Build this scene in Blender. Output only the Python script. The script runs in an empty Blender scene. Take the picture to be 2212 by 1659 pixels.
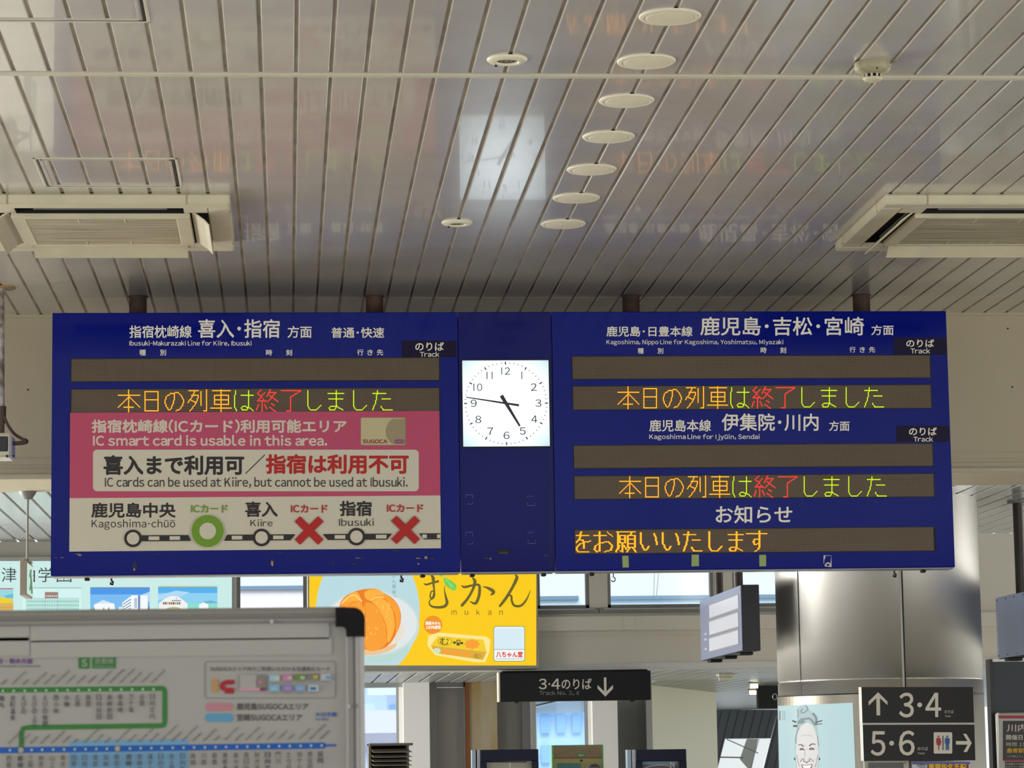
import bpy, math, random
from mathutils import Vector, Matrix
random.seed(7)
SC = bpy.context.scene
COL = SC.collection
W, H = 2212, 1659
# ------------------------------------------------------------------ camera
F_PX, PITCH, YAW, ROLL = 6086.95, 0.1326, 0.08052, -0.01494
EYE = Vector((0, 0, 1.6))
_cy, _sy = math.cos(YAW), math.sin(YAW)
_f0, _r0, _u0 = Vector((_sy, _cy, 0)), Vector((_cy, -_sy, 0)), Vector((0, 0, 1))
FWD = _f0 * math.cos(PITCH) + _u0 * math.sin(PITCH)
_up = _u0 * math.cos(PITCH) - _f0 * math.sin(PITCH)
RGT = _r0 * math.cos(ROLL) + _up * math.sin(ROLL)
UPV = _up * math.cos(ROLL) - _r0 * math.sin(ROLL)
cam_d = bpy.data.cameras.new('camera'); cam = bpy.data.objects.new('camera', cam_d); COL.objects.link(cam)
cam_d.sensor_fit = 'HORIZONTAL'; cam_d.sensor_width = 36.0; cam_d.lens = F_PX / W * 36.0
cam_d.clip_start = 0.05; cam_d.clip_end = 500
cam_d.dof.use_dof = True; cam_d.dof.focus_distance = 11.7; cam_d.dof.aperture_fstop = 18.0
m4 = Matrix((RGT, UPV, -FWD)).transposed().to_4x4(); m4.translation = EYE
cam.matrix_world = m4
SC.camera = cam
# ------------------------------------------------------------------ world, exposure, added sun and fill lamps
SC.view_settings.view_transform = 'Standard'; SC.view_settings.look = 'None'
SC.view_settings.exposure = 0.0; SC.view_settings.gamma = 1.0; SC.view_settings.use_curve_mapping = False
wd = bpy.data.worlds.new('overcast_sky'); SC.world = wd; wd.use_nodes = True
wd.node_tree.nodes['Background'].inputs[0].default_value = (0.82, 0.93, 1.0, 1)
wd.node_tree.nodes['Background'].inputs[1].default_value = 1.22

def area(name, loc, size, power, color, rot):
    l = bpy.data.lights.new(name, 'AREA'); l.shape = 'RECTANGLE'; l.size, l.size_y = size
    l.energy = power; l.color = color
    o = bpy.data.objects.new(name, l); COL.objects.link(o); o.location = loc; o.rotation_euler = rot
    return o
R90 = math.pi / 2
# unseen fill lamps added behind the camera and beside hall, passage and corridor
area('rear_fill_lamp', (0.8, -8.6, 1.7), (13.5, 3.0), 60, (1.0, 0.975, 0.93), (R90, 0, 0))  # added lamp standing in for unseen entrance daylight
area('hall_left_fill', (-7.4, 2.4, 1.4), (2.4, 8.0), 310, (1.0, 0.975, 0.93), (0, -R90, 0))  # this and the next lamp are added to lift the hall ceiling
area('hall_right_fill', (8.9, 2.4, 1.4), (2.4, 8.0), 310, (1.0, 0.975, 0.93), (0, R90, 0))
sun = bpy.data.lights.new('outdoor_fill_sun', 'SUN'); sun.energy = 2.4; sun.angle = .6; sun.color = (1, .97, .92)
so_ = bpy.data.objects.new('outdoor_fill_sun', sun); COL.objects.link(so_); so_.rotation_euler = (math.radians(42), 0, math.radians(8))  # soft sun added to brighten the parapets and buildings outside
area('passage_left_fill', (-6.9, 14.5, 1.5), (2.4, 2.0), 380, (0.98, 0.98, 1.0), (0, -R90, 0))  # both passage lamps are added to brighten its walls and ceiling
area('passage_right_fill', (8.9, 14.3, 1.5), (2.4, 2.4), 55, (0.98, 0.98, 1.0), (0, R90, 0))
area('corridor_left_fill', (-6.9, 17.0, 1.2), (1.8, 1.8), 480, (1.0, 0.99, 0.97), (0, -R90, 0))  # added lamp that brightens the white corridor piers
area('corridor_right_fill', (11.8, 21.5, 1.2), (1.8, 8.0), 190, (0.96, 0.98, 0.94), (0, R90, 0))  # added lamp for the cream wall and stair soffit

# ------------------------------------------------------------------ helpers
def ray(px, py): return FWD * F_PX + RGT * (px - W / 2) + UPV * (H / 2 - py)
def atY(px, py, Y):
    d = ray(px, py); return EYE + d * ((Y - EYE.y) / d.y)
def atZ(px, py, Z):
    d = ray(px, py); return EYE + d * ((Z - EYE.z) / d.z)
def atX(px, py, X):
    d = ray(px, py); return EYE + d * ((X - EYE.x) / d.x)
def lin(c):
    return tuple(((v / 255) / 12.92 if v / 255 <= 0.04045 else (((v / 255) + 0.055) / 1.055) ** 2.4) for v in c)
_MATS = {}
def mat(name, rgb=(128, 128, 128), rough=0.5, metal=0.0, ior=1.5, emit=0.0, noise=0.0, nscale=8.0, coat=0.0, aniso=0.0, rgb2=None, stretch=(1, 1, 1)):
    if name in _MATS: return _MATS[name]
    m = bpy.data.materials.new(name); m.use_nodes = True; nt = m.node_tree; b = nt.nodes['Principled BSDF']
    c = lin(rgb)
    b.inputs['Base Color'].default_value = (*c, 1) if not emit else (0.01, 0.01, 0.01, 1)
    b.inputs['Roughness'].default_value = rough; b.inputs['Metallic'].default_value = metal; b.inputs['IOR'].default_value = ior
    b.inputs['Coat Weight'].default_value = coat; b.inputs['Anisotropic'].default_value = aniso
    if emit:
        b.inputs['Emission Color'].default_value = (*c, 1); b.inputs['Emission Strength'].default_value = emit
        b.inputs['Specular IOR Level'].default_value = 0.2
    elif noise:
        tc = nt.nodes.new('ShaderNodeTexCoord'); mp = nt.nodes.new('ShaderNodeMapping'); n = nt.nodes.new('ShaderNodeTexNoise')
        mp.inputs['Scale'].default_value = stretch
        r = nt.nodes.new('ShaderNodeValToRGB'); n.inputs['Scale'].default_value = nscale; n.inputs['Detail'].default_value = 5
        c2 = lin(rgb2) if rgb2 else tuple(v * (1 - noise) for v in c)
        r.color_ramp.elements[0].position = 0.35; r.color_ramp.elements[1].position = 0.65
        r.color_ramp.elements[0].color = (*c2, 1); r.color_ramp.elements[1].color = (*c, 1)
        nt.links.new(tc.outputs['Object'], mp.inputs[0]); nt.links.new(mp.outputs[0], n.inputs['Vector'])
        nt.links.new(n.outputs['Fac'], r.inputs[0]); nt.links.new(r.outputs[0], b.inputs['Base Color'])
    _MATS[name] = m
    return m
def glass(name, tint=(235, 245, 255), refl=1.0):
    if name in _MATS: return _MATS[name]
    m = bpy.data.materials.new(name); m.use_nodes = True; nt = m.node_tree; nt.nodes.clear()
    o = nt.nodes.new('ShaderNodeOutputMaterial'); t = nt.nodes.new('ShaderNodeBsdfTransparent'); g = nt.nodes.new('ShaderNodeBsdfGlossy')
    fr = nt.nodes.new('ShaderNodeFresnel'); mx = nt.nodes.new('ShaderNodeMixShader')
    t.inputs[0].default_value = (*lin(tint), 1); g.inputs['Roughness'].default_value = 0.02; fr.inputs[0].default_value = 1.45
    nt.links.new(fr.outputs[0], mx.inputs[0]); nt.links.new(t.outputs[0], mx.inputs[1]); nt.links.new(g.outputs[0], mx.inputs[2])
    nt.links.new(mx.outputs[0], o.inputs[0]); _MATS[name] = m
    return m
def E(name, rgb, s=1.0): return mat('lit_' + name, rgb, emit=s)

class MB:
    """collects faces with materials, builds ONE mesh object"""
    def __init__(s): s.v, s.f, s.mi, s.ms, s.sm = [], [], [], [], []
    def m(s, mt):
        if mt not in s.ms: s.ms.append(mt)
        return s.ms.index(mt)
    def face(s, pts, mt, smooth=False):
        i = len(s.v); s.v += [Vector(p) for p in pts]; s.f.append(tuple(range(i, i + len(pts)))); s.mi.append(s.m(mt)); s.sm.append(smooth)
    def raw(s, vs, fs, mt, smooth=False):
        i = len(s.v); s.v += [Vector(p) for p in vs]; k = s.m(mt)
        for f in fs: s.f.append(tuple(i + a for a in f)); s.mi.append(k); s.sm.append(smooth)
    def box(s, a, b, mt, bev=0.0):
        x0, x1 = sorted((a[0], b[0])); y0, y1 = sorted((a[1], b[1])); z0, z1 = sorted((a[2], b[2]))
        bev = min(bev, (x1 - x0) * .45, (y1 - y0) * .45, (z1 - z0) * .45)
        if bev <= 1e-5:
            vs = [(x, y, z) for z in (z0, z1) for y in (y0, y1) for x in (x0, x1)]
            s.raw(vs, [(0, 2, 3, 1), (4, 5, 7, 6), (0, 1, 5, 4), (2, 6, 7, 3), (0, 4, 6, 2), (1, 3, 7, 5)], mt); return
        e = bev; vs = []; idx = {}
        for cx in (0, 1):
            for cy in (0, 1):
                for cz in (0, 1):
                    X, Y, Z = (x0, x1)[cx], (y0, y1)[cy], (z0, z1)[cz]
                    ix, iy, iz = X + (e if cx == 0 else -e), Y + (e if cy == 0 else -e), Z + (e if cz == 0 else -e)
                    for ax, p in (('x', (X, iy, iz)), ('y', (ix, Y, iz)), ('z', (ix, iy, Z))):
                        idx[(cx, cy, cz, ax)] = len(vs); vs.append(p)
        fs = []
        q = lambda *k: fs.append(tuple(idx[i] for i in k))
        for t in (0, 1):
            q((t, 0, 0, 'x'), (t, 1, 0, 'x'), (t, 1, 1, 'x'), (t, 0, 1, 'x'))
            q((0, t, 0, 'y'), (1, t, 0, 'y'), (1, t, 1, 'y'), (0, t, 1, 'y'))
            q((0, 0, t, 'z'), (1, 0, t, 'z'), (1, 1, t, 'z'), (0, 1, t, 'z'))
        for a in (0, 1):
            for b2 in (0, 1):
                q((0, a, b2, 'y'), (1, a, b2, 'y'), (1, a, b2, 'z'), (0, a, b2, 'z'))
                q((a, 0, b2, 'x'), (a, 1, b2, 'x'), (a, 1, b2, 'z'), (a, 0, b2, 'z'))
                q((a, b2, 0, 'x'), (a, b2, 1, 'x'), (a, b2, 1, 'y'), (a, b2, 0, 'y'))
        for cx in (0, 1):
            for cy in (0, 1):
                for cz in (0, 1): q((cx, cy, cz, 'x'), (cx, cy, cz, 'y'), (cx, cy, cz, 'z'))
        s.raw(vs, fs, mt)
    def tube(s, pts, r, mt, n=12, caps=True):
        pts = [Vector(p) for p in pts]; rs = r if isinstance(r, (list, tuple)) else [r] * len(pts); vs = []; pu = None
        for i, p in enumerate(pts):
            d = (pts[min(i + 1, len(pts) - 1)] - pts[max(i - 1, 0)]).normalized()
            u = pu - d * pu.dot(d) if pu else d.orthogonal()
            u.normalize(); pu = u; w = d.cross(u)
            for k in range(n):
                a = 2 * math.pi * k / n; vs.append(p + (u * math.cos(a) + w * math.sin(a)) * rs[i])
        fs = [(i * n + k, i * n + (k + 1) % n, (i + 1) * n + (k + 1) % n, (i + 1) * n + k) for i in range(len(pts) - 1) for k in range(n)]
        s.raw(vs, fs, mt, True)
        if caps:
            s.face(vs[:n][::-1], mt); s.face(vs[-n:], mt)
    def lathe(s, c, prof, mt, n=40, smooth=True):
        """prof: [(radius, z)...] about the vertical through c"""
        vs = []
        for r, z in prof:
            for k in range(n):
                a = 2 * math.pi * k / n; vs.append((c[0] + r * math.cos(a), c[1] + r * math.sin(a), c[2] + z))
        fs = [(i * n + k, i * n + (k + 1) % n, (i + 1) * n + (k + 1) % n, (i + 1) * n + k) for i in range(len(prof) - 1) for k in range(n)]
        s.raw(vs, fs, mt, smooth)
    def disc(s, c, r, mt, n=40, z=0):
        s.face([(c[0] + r * math.cos(2 * math.pi * k / n), c[1] + r * math.sin(2 * math.pi * k / n), c[2] + z) for k in range(n)], mt)
    def build(s, name, parent=None, org=None):
        me = bpy.data.meshes.new(name)
        o0 = Vector(org) if org is not None else (Vector(parent['_org']) if parent is not None else Vector((0, 0, 0)))
        me.from_pydata([v - o0 for v in s.v], [], s.f)
        for mt in s.ms: me.materials.append(mt)
        me.polygons.foreach_set('material_index', s.mi); me.polygons.foreach_set('use_smooth', s.sm)
        me.update()
        o = bpy.data.objects.new(name, me); COL.objects.link(o)
        if parent is not None:
            o.parent = parent; o['_org'] = list(o0)
        elif org is not None: o.location = o0; o['_org'] = list(o0)
        else: o['_org'] = [0, 0, 0]
        return o
def tag(o, label, cat=None, group=None, kind=None):
    o['label'] = label
    if cat: o['category'] = cat
    if group: o['group'] = group
    if kind: o['kind'] = kind
    return o
def thing(name, label, cat, loc, group=None, kind=None):
    o = bpy.data.objects.new(name, None); COL.objects.link(o); o.location = loc; o['_org'] = list(loc); o.empty_display_size = .1
    return tag(o, label, cat, group, kind)
def copy_tree(o, parent=None):
    c = o.copy(); COL.objects.link(c)
    if parent is not None: c.parent = parent
    for ch in list(o.children): copy_tree(ch, c)
    return c

# ---------------------------------------------------------------- lettering
_GL, _RAW = {}, {}
def raw_glyph(s, res=3):
    if s in _RAW: return _RAW[s]
    c = bpy.data.curves.new('t', 'FONT'); c.body = s; c.resolution_u = res
    o = bpy.data.objects.new('t', c); COL.objects.link(o)
    me = bpy.data.meshes.new_from_object(o.evaluated_get(bpy.context.evaluated_depsgraph_get()))
    _RAW[s] = ([(v.co.x, v.co.y) for v in me.vertices], [tuple(p.vertices) for p in me.polygons])
    bpy.data.objects.remove(o); bpy.data.curves.remove(c); bpy.data.meshes.remove(me)
    return _RAW[s]
def _em():
    a, b = raw_glyph('口')[0], raw_glyph('口口')[0]
    return max(x for x, y in b) - max(x for x, y in a)
EM = _em()
_ROUND = set('oecdqOCGQasSgbp6890')
_OPEN = set('rTVWAyvwYk7tfLJ')
def glyphs(s, font_res=3):
    """outline of a line of writing scaled to the unit square; letters and digits are the full-width cuts of the
    same gothic as the kanji, spaced by their own widths"""
    if s in _GL: return _GL[s]
    vs, fs, x = [], [], 0.0
    for ch in s:
        if ch == ' ': x += .26 * EM; continue
        base, mac = ({'ū': 'u', 'ō': 'o', 'Ō': 'O'}.get(ch, ch), ch in 'ūōŌ')
        n = len(vs)
        if '!' <= base <= '~':
            v, f = raw_glyph(chr(ord(base) + 0xFEE0))
            if base == 'I':
                hy = [p[1] for p in raw_glyph('Ｈ')[0]]; v, f = [(0, min(hy)), (.085 * EM, min(hy)), (.085 * EM, max(hy)), (0, max(hy))], [(0, 1, 2, 3)]
            gx0 = min(p[0] for p in v); gx1 = max(p[0] for p in v)
            sb = (.052 if base in _ROUND else .022 if base in _OPEN else .085) * EM
            if base in '.,': sb = .06 * EM
            if base == '-': k = .28 * EM / max(gx1 - gx0, 1e-6); v = [(gx0 + (p[0] - gx0) * k, p[1]) for p in v]; gx1 = gx0 + .28 * EM
            if base in '()': sb = .06 * EM
            vs += [(p[0] - gx0 + x + sb, p[1]) for p in v]; fs += [tuple(n + i for i in q) for q in f]
            if mac:
                a, b = x + sb + .03 * EM, x + sb + (gx1 - gx0) - .03 * EM; y0 = max(p[1] for p in v) + .09 * EM; m = len(vs)
                vs += [(a, y0), (b, y0), (b, y0 + .06 * EM), (a, y0 + .06 * EM)]; fs.append((m, m + 1, m + 2, m + 3))
            x += gx1 - gx0 + 2 * sb
        else:
            v, f = raw_glyph(base); vs += [(p[0] + x, p[1]) for p in v]; fs += [tuple(n + i for i in q) for q in f]
            x += EM * (.5 if ch == '･' else 1)
    if vs:
        x0, x1 = min(v[0] for v in vs), max(v[0] for v in vs); y0, y1 = min(v[1] for v in vs), max(v[1] for v in vs)
        vs = [((a - x0) / max(x1 - x0, 1e-6), (b - y0) / max(y1 - y0, 1e-6)) for a, b in vs]
    _GL[s] = (vs, fs)
    return _GL[s]
def circ(cx, cy, rx, ry=None, n=40, a0=0.0, a1=2 * math.pi, rot=0.0):
    ry = rx if ry is None else ry; out = []
    full = abs(a1 - a0 - 2 * math.pi) < 1e-6
    for k in range(n if full else n + 1):
        a = a0 + (a1 - a0) * k / n; x, y = rx * math.cos(a), ry * math.sin(a)
        out.append((cx + x * math.cos(rot) - y * math.sin(rot), cy + x * math.sin(rot) + y * math.cos(rot)))
    return out
def rrect(x0, y0, x1, y1, r, n=6):
    out = []
    for cx, cy, a in ((x1 - r, y0 + r, -90), (x1 - r, y1 - r, 0), (x0 + r, y1 - r, 90), (x0 + r, y0 + r, 180)):
        for k in range(n + 1):
            t = math.radians(a + 90 * k / n); out.append((cx + r * math.cos(t), cy + r * math.sin(t)))
    return out
class Art:
    """flat printing, cut-outs and lettering laid on a surface, each layer a hair in front of the one below.
    hit(px, py, off) gives the point of the surface seen there, lifted by off"""
    def __init__(s, hit, off=0.0008, step=0.0004): s.hit, s.o, s.step, s.mb = hit, off, step, MB()
    def up(s, k=1): s.o += s.step * k
    def P(s, x, y): return s.hit(x, y, s.o)
    def poly(s, pts, mt, up=True):
        s.mb.face([s.P(*p) for p in pts], mt)
        if up: s.up()
    def rect(s, x0, y0, x1, y1, mt, up=True): s.poly([(x0, y0), (x1, y0), (x1, y1), (x0, y1)], mt, up)
    def grid(s, quad, mt, n=12):
        (a, b, c, d) = quad
        L = lambda p, q, t: (p[0] + (q[0] - p[0]) * t, p[1] + (q[1] - p[1]) * t)
        for i in range(n):
            t0, t1 = i / n, (i + 1) / n
            s.mb.face([s.P(*L(a, b, t0)), s.P(*L(a, b, t1)), s.P(*L(d, c, t1)), s.P(*L(d, c, t0))], mt, True)
        s.up()
    def slices(s, pts, mt, dx=4.0):
        """fill a roughly convex outline in upright slices so that it follows a curved surface"""
        x0, x1 = min(p[0] for p in pts), max(p[0] for p in pts); n = max(1, int((x1 - x0) / dx)); cols = []
        for i in range(n + 1):
            x = x0 + (x1 - x0) * (min(max(i / n, .002), .998)); ys = []
            for (ax, ay), (bx, by) in zip(pts, pts[1:] + pts[:1]):
                if (ax - x) * (bx - x) <= 0 and ax != bx: ys.append(ay + (by - ay) * (x - ax) / (bx - ax))
            cols.append((x, min(ys), max(ys)) if ys else None)
        for a, b in zip(cols, cols[1:]):
            if a and b: s.mb.face([s.P(a[0], a[1]), s.P(b[0], b[1]), s.P(b[0], b[2]), s.P(a[0], a[2])], mt, True)
        s.up()
    def ring(s, cx, cy, r1, r0, mt, n=48, sy=1.0):
        A, B = circ(cx, cy, r1, r1 * sy, n), circ(cx, cy, r0, r0 * sy, n)
        for k in range(n): s.mb.face([s.P(*A[k]), s.P(*A[(k + 1) % n]), s.P(*B[(k + 1) % n]), s.P(*B[k])], mt)
        s.up()
    def stroke(s, pts, w, mt, closed=False, up=True):
        """polyline of even or changing width (px)"""
        n = len(pts); ws = w if isinstance(w, (list, tuple)) else [w] * n; L, R_ = [], []
        for i, p in enumerate(pts):
            a = pts[(i - 1) % n] if closed else pts[max(i - 1, 0)]; b = pts[(i + 1) % n] if closed else pts[min(i + 1, n - 1)]
            dx, dy = b[0] - a[0], b[1] - a[1]; l = math.hypot(dx, dy) or 1; nx, ny = -dy / l * ws[i] / 2, dx / l * ws[i] / 2
            L.append((p[0] + nx, p[1] + ny)); R_.append((p[0] - nx, p[1] - ny))
        for i in range(n if closed else n - 1):
            j = (i + 1) % n; s.mb.face([s.P(*L[i]), s.P(*L[j]), s.P(*R_[j]), s.P(*R_[i])], mt)
        if up: s.up()
    def text(s, t, box, mt, bold=0.0, up=True, res=3, turn=None):
        x0, y0, x1, y1 = box; vs, fs = glyphs(t, res)
        sh = [(0, 0)] if not bold else [(0, 0)] + [(bold * math.cos(k * math.pi / 4), bold * math.sin(k * math.pi / 4)) for k in range(8)]
        x0 += bold; x1 -= bold; y0 += bold; y1 -= bold
        o_keep = s.o
        for dx, dy in sh:
            s.o += .00003
            q = [(x0 + a * (x1 - x0) + dx, y1 - b * (y1 - y0) + dy) for a, b in vs]
            if turn:
                ca, sa, ox, oy = math.cos(turn[0]), math.sin(turn[0]), turn[1], turn[2]
                q = [(ox + (x - ox) * ca + (y - oy) * sa, oy - (x - ox) * sa + (y - oy) * ca) for x, y in q]
            s.mb.raw([s.P(*p) for p in q], fs, mt)
        s.o = o_keep
        if up: s.up()
    def vtext(s, t, cx, y0, w, h, mt, bold=0.0):
        for i, ch in enumerate(t): s.text(ch, (cx - w / 2, y0 + i * h, cx + w / 2, y0 + i * h + h * .88), mt, bold, up=False)
        s.up()
    def build(s, name, parent=None): return s.mb.build(name, parent)
def spline(pts, n=8):
    """Catmull-Rom through tuples of any length"""
    out = []; P = [pts[0]] + list(pts) + [pts[-1]]
    for i in range(1, len(P) - 2):
        for k in range(n):
            t = k / n; out.append(tuple(0.5 * (2 * b + (c - a) * t + (2 * a - 5 * b + 4 * c - d) * t * t + (3 * b - a - 3 * c + d) * t ** 3)
                                        for a, b, c, d in zip(P[i - 1], P[i], P[i + 1], P[i + 2])))
    out.append(tuple(pts[-1])); return out
def planeY(Y): return lambda x, y, off: atY(x, y, Y - off)
def plane(p, n):
    p, n = Vector(p), Vector(n).normalized()
    def hit(x, y, off):
        d = ray(x, y); return EYE + d * ((p + n * off - EYE).dot(n) / d.dot(n))
    return hit

# ---------------------------------------------------------------- materials
M_CEIL = mat('ceiling_panel_paint', (212, 207, 196), 0.24, ior=2.0, noise=.04, nscale=3, rgb2=(202, 197, 186), coat=.42)
M_CEIL.node_tree.nodes['Principled BSDF'].inputs['Coat Roughness'].default_value = 0.034
M_CEILGAP = mat('ceiling_groove', (196, 184, 162), 0.5, noise=.3, nscale=5, rgb2=(150, 138, 118))
M_CEIL2 = mat('passage_ceiling_paint', (206, 208, 208), 0.18, ior=1.8)
M_WHITE = mat('off_white_metal', (226, 220, 196), 0.4, noise=.06, nscale=6)
M_CREAM = mat('cream_plastic', (224, 215, 186), 0.45, noise=.08, nscale=9)
M_GRIME = mat('grimy_cream', (196, 188, 160), 0.5, noise=.5, nscale=3.0, rgb2=(160, 148, 116), stretch=(1, 14, 1))
M_BLACK = mat('black', (14, 13, 13), 0.5)
M_DARK = mat('dark_slot', (8, 7, 7), 0.7)
M_WALL = mat('beige_wall', (210, 198, 168), 0.55, noise=.06, nscale=1.2, rgb2=(202, 189, 158))
M_WALL2 = mat('passage_wall', (232, 226, 210), 0.6, noise=.05, nscale=2)
M_WHITEWALL = mat('white_wall', (228, 227, 222), 0.6)
M_FLOOR = mat('floor_tile', (168, 164, 156), 0.35, noise=.1, nscale=4)
M_BLUE = mat('blue_board_paint', (7, 22, 128), 0.09, ior=1.3)
M_BLUE2 = mat('blue_panel_paint', (12, 19, 106), 0.09, ior=1.3)
M_PLUM = mat('plum_label', (28, 20, 54), 0.5, ior=1.3)
M_LET = mat('pale_lettering', (252, 246, 230), 0.5)
M_RUST = mat('rusty_pipe', (104, 76, 60), 0.7, noise=.5, nscale=14, rgb2=(66, 50, 42))
M_STEEL = mat('brushed_steel', (206, 204, 198), 0.46, metal=1.0, aniso=.3)
M_ALU = mat('aluminium', (176, 176, 172), 0.38, metal=.9)
M_GRAYPAINT = mat('grey_paint', (150, 149, 144), 0.5)
M_GLASS = glass('window_glass', (252, 253, 255))

# ---------------------------------------------------------------- key sizes
ZC = 1.6 + 1.96351                  # hall ceiling
YB = 11.43447                       # face of the departure boards
YC, YS, YW = 7.92826, 11.88, 12.33  # ceiling joints, face of the header wall
X0G, PIT = -0.76929, 0.1
ZB = atY(2130, 1022, YW).z          # underside of the header wall
YH = atZ(2130, 1048, ZB).y          # its back edge
Y2 = 15.77                          # window wall across the passage
Z2 = atY(1420, 1441, Y2).z          # head of the openings below it
Y3 = 18.4
HX0, HX1 = -7.0, 8.5

# ---------------------------------------------------------------- ceilings
def slats(mb, x0, x1, y0, y1, z, pitch, gap, depth, phase, m1, m2, bev=.003):
    k0, k1 = math.ceil((x0 - phase) / pitch), math.floor((x1 - phase) / pitch); w = (pitch - gap) / 2
    for k in range(k0, k1):
        c = phase + (k + .5) * pitch
        pr = [(c - w, z + depth), (c - w, z + bev), (c - w + bev * .4, z + bev * .3), (c - w + bev, z), (c + w - bev, z), (c + w - bev * .4, z + bev * .3), (c + w, z + bev), (c + w, z + depth)]
        vs = [(x, y0, zz) for x, zz in pr] + [(x, y1, zz) for x, zz in pr]; n = len(pr)
        mb.raw(vs, [(i, i + n, i + n + 1, i + 1) for i in range(n - 1)] + [tuple(range(n)), tuple(range(n, 2 * n))], m1)
    mb.face([(x0, y0, z + depth), (x1, y0, z + depth), (x1, y1, z + depth), (x0, y1, z + depth)], m2)
mb = MB()
for a, b in ((-8, YC - .012), (YC + .03, YS - .003), (YS + .003, YW + .2)):
    slats(mb, HX0, HX1, a, b, ZC, PIT, .0105, .0045, X0G, M_CEIL, M_CEILGAP)
mb.box((HX0, YC - .004, ZC - .004), (HX1, YC + .03, ZC + .02), M_WHITE, .002)
mb.box((HX0, -8, ZC + .03), (HX1, YW + .2, ZC + .12), M_GRAYPAINT)
tag(mb.build('ceiling'), 'slatted grey beige panel ceiling over the departure boards', 'ceiling', kind='structure')
mb = MB()
slats(mb, HX0, HX1, YH, 14.6, ZB, .1, .0125, .016, .013, M_CEIL2, M_CEILGAP)
slats(mb, HX0, HX1, 14.61, Y2, ZB, .1, .0125, .016, .013, M_CEIL2, M_CEILGAP)
mb.box((HX0, YH, ZB + .03), (HX1, Y2 + .2, ZB + .1), M_GRAYPAINT)
tag(mb.build('ceiling_passage'), 'glossy slatted ceiling of the passage behind the header wall', 'ceiling', kind='structure')
mb = MB()
XP = atZ(1407, 1480, Z2).x - .1
M_CEIL3 = mat('corridor_ceiling_paint', (176, 178, 176), .3)
slats(mb, HX0, 12, Y2 + .02, 17.0, Z2, .1, .016, .012, .04, M_CEIL3, mat('groove_highlight', (236, 234, 226), .4))  # pale groove colour paints in the bright highlights between slats
slats(mb, HX0, 12, 17.02, Y3 + .1, Z2, .1, .014, .012, .04, M_CEIL3, M_CEILGAP); slats(mb, XP, 12, Y3 + .1, 31, Z2, .1, .014, .02, .04, M_CEIL3, M_CEILGAP)
mb.box((HX0, Y2 + .2, Z2 + .03), (12, Y3 + .25, Z2 + .1), M_GRAYPAINT); mb.box((XP, Y3 + .25, Z2 + .03), (12, 31, Z2 + .1), M_GRAYPAINT)
tag(mb.build('ceiling_corridor'), 'low slatted ceiling of the far corridor beyond the openings', 'ceiling', kind='structure')

# ---------------------------------------------------------------- shell
mb = MB(); mb.box((HX0, -9.5, -.1), (12, 32, 0), M_FLOOR)
tag(mb.build('floor'), 'pale tiled concourse floor', 'floor', kind='structure')
def side_wall(mb, x0, x1):
    mb.box((x0, 8.0, 0), (x1, 12.4, ZC + .1), M_WALL); mb.box((x0, -9.5, 2.75), (x1, 8.0, ZC + .1), M_WALL); mb.box((x0, -9.5, 0), (x1, 8.0, .12), M_WALL)
    for k in range(9): mb.box((x0 + .05, -8 + k * 1.98, .12), (x1 - .05, -7.92 + k * 1.98, 2.75), M_ALU)
mb = MB(); side_wall(mb, HX0 - .2, HX0); mb.box((HX0 - .2, 12.4, 0), (HX0, 30, ZC + .1), M_WALL)
tag(mb.build('wall_left'), 'plain beige wall on the left side of the hall', 'wall', kind='structure')
mb = MB(); side_wall(mb, HX1, HX1 + .2); mb.box((HX1, 12.4, 0), (HX1 + .2, 13, ZC + .1), M_WALL); mb.box((12, 13, 0), (12.2, 30, ZC), M_WALL)
tag(mb.build('wall_right'), 'plain beige wall on the right side of the hall', 'wall', kind='structure')
mb = MB()
mb.box((HX0, -8.2, 3.25), (HX1, -8, ZC + .1), M_WALL); mb.box((HX0, -8.2, 0), (HX1, -8, .25), M_WALL)
for k in range(8):
    x = HX0 + (HX1 - HX0) * k / 7; mb.box((x - .06, -8.15, .25), (x + .06, -8.05, 3.25), M_ALU)
tag(mb.build('wall_back'), 'glazed street front of the hall behind the viewer', 'wall', kind='structure')
# header wall
mb = MB()
zt = lambda y, x=2130: atY(x, y, YW).z
mb.box((HX0, YW, ZB), (HX1, YH, ZC + .03), M_WALL)
mb.box((HX0, YW - .006, zt(990)), (HX1, YW, zt(978)), M_WALL)
mb.box((HX0, YW - .012, ZB + .02), (HX1, YW, zt(1000)), M_WALL)
mb.box((HX0, YW - .03, ZB - .0), (HX1, YW, zt(1010)), mat('cream_moulding', (214, 204, 176), .45), .006)
mb.box((HX0, YW - .012, ZC - .012), (HX1, YW, ZC), M_WALL)
for px_, py_ in ((2177, 710), (2187, 836), (60, 842)):
    p = atY(px_, py_, YW); mb.box((p.x - .003, YW - .004, p.z - .003), (p.x + .003, YW, p.z + .003), M_BLACK)
tag(mb.build('wall_front'), 'beige header wall behind the departure boards with moulding along its foot', 'wall', kind='structure')

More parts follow.
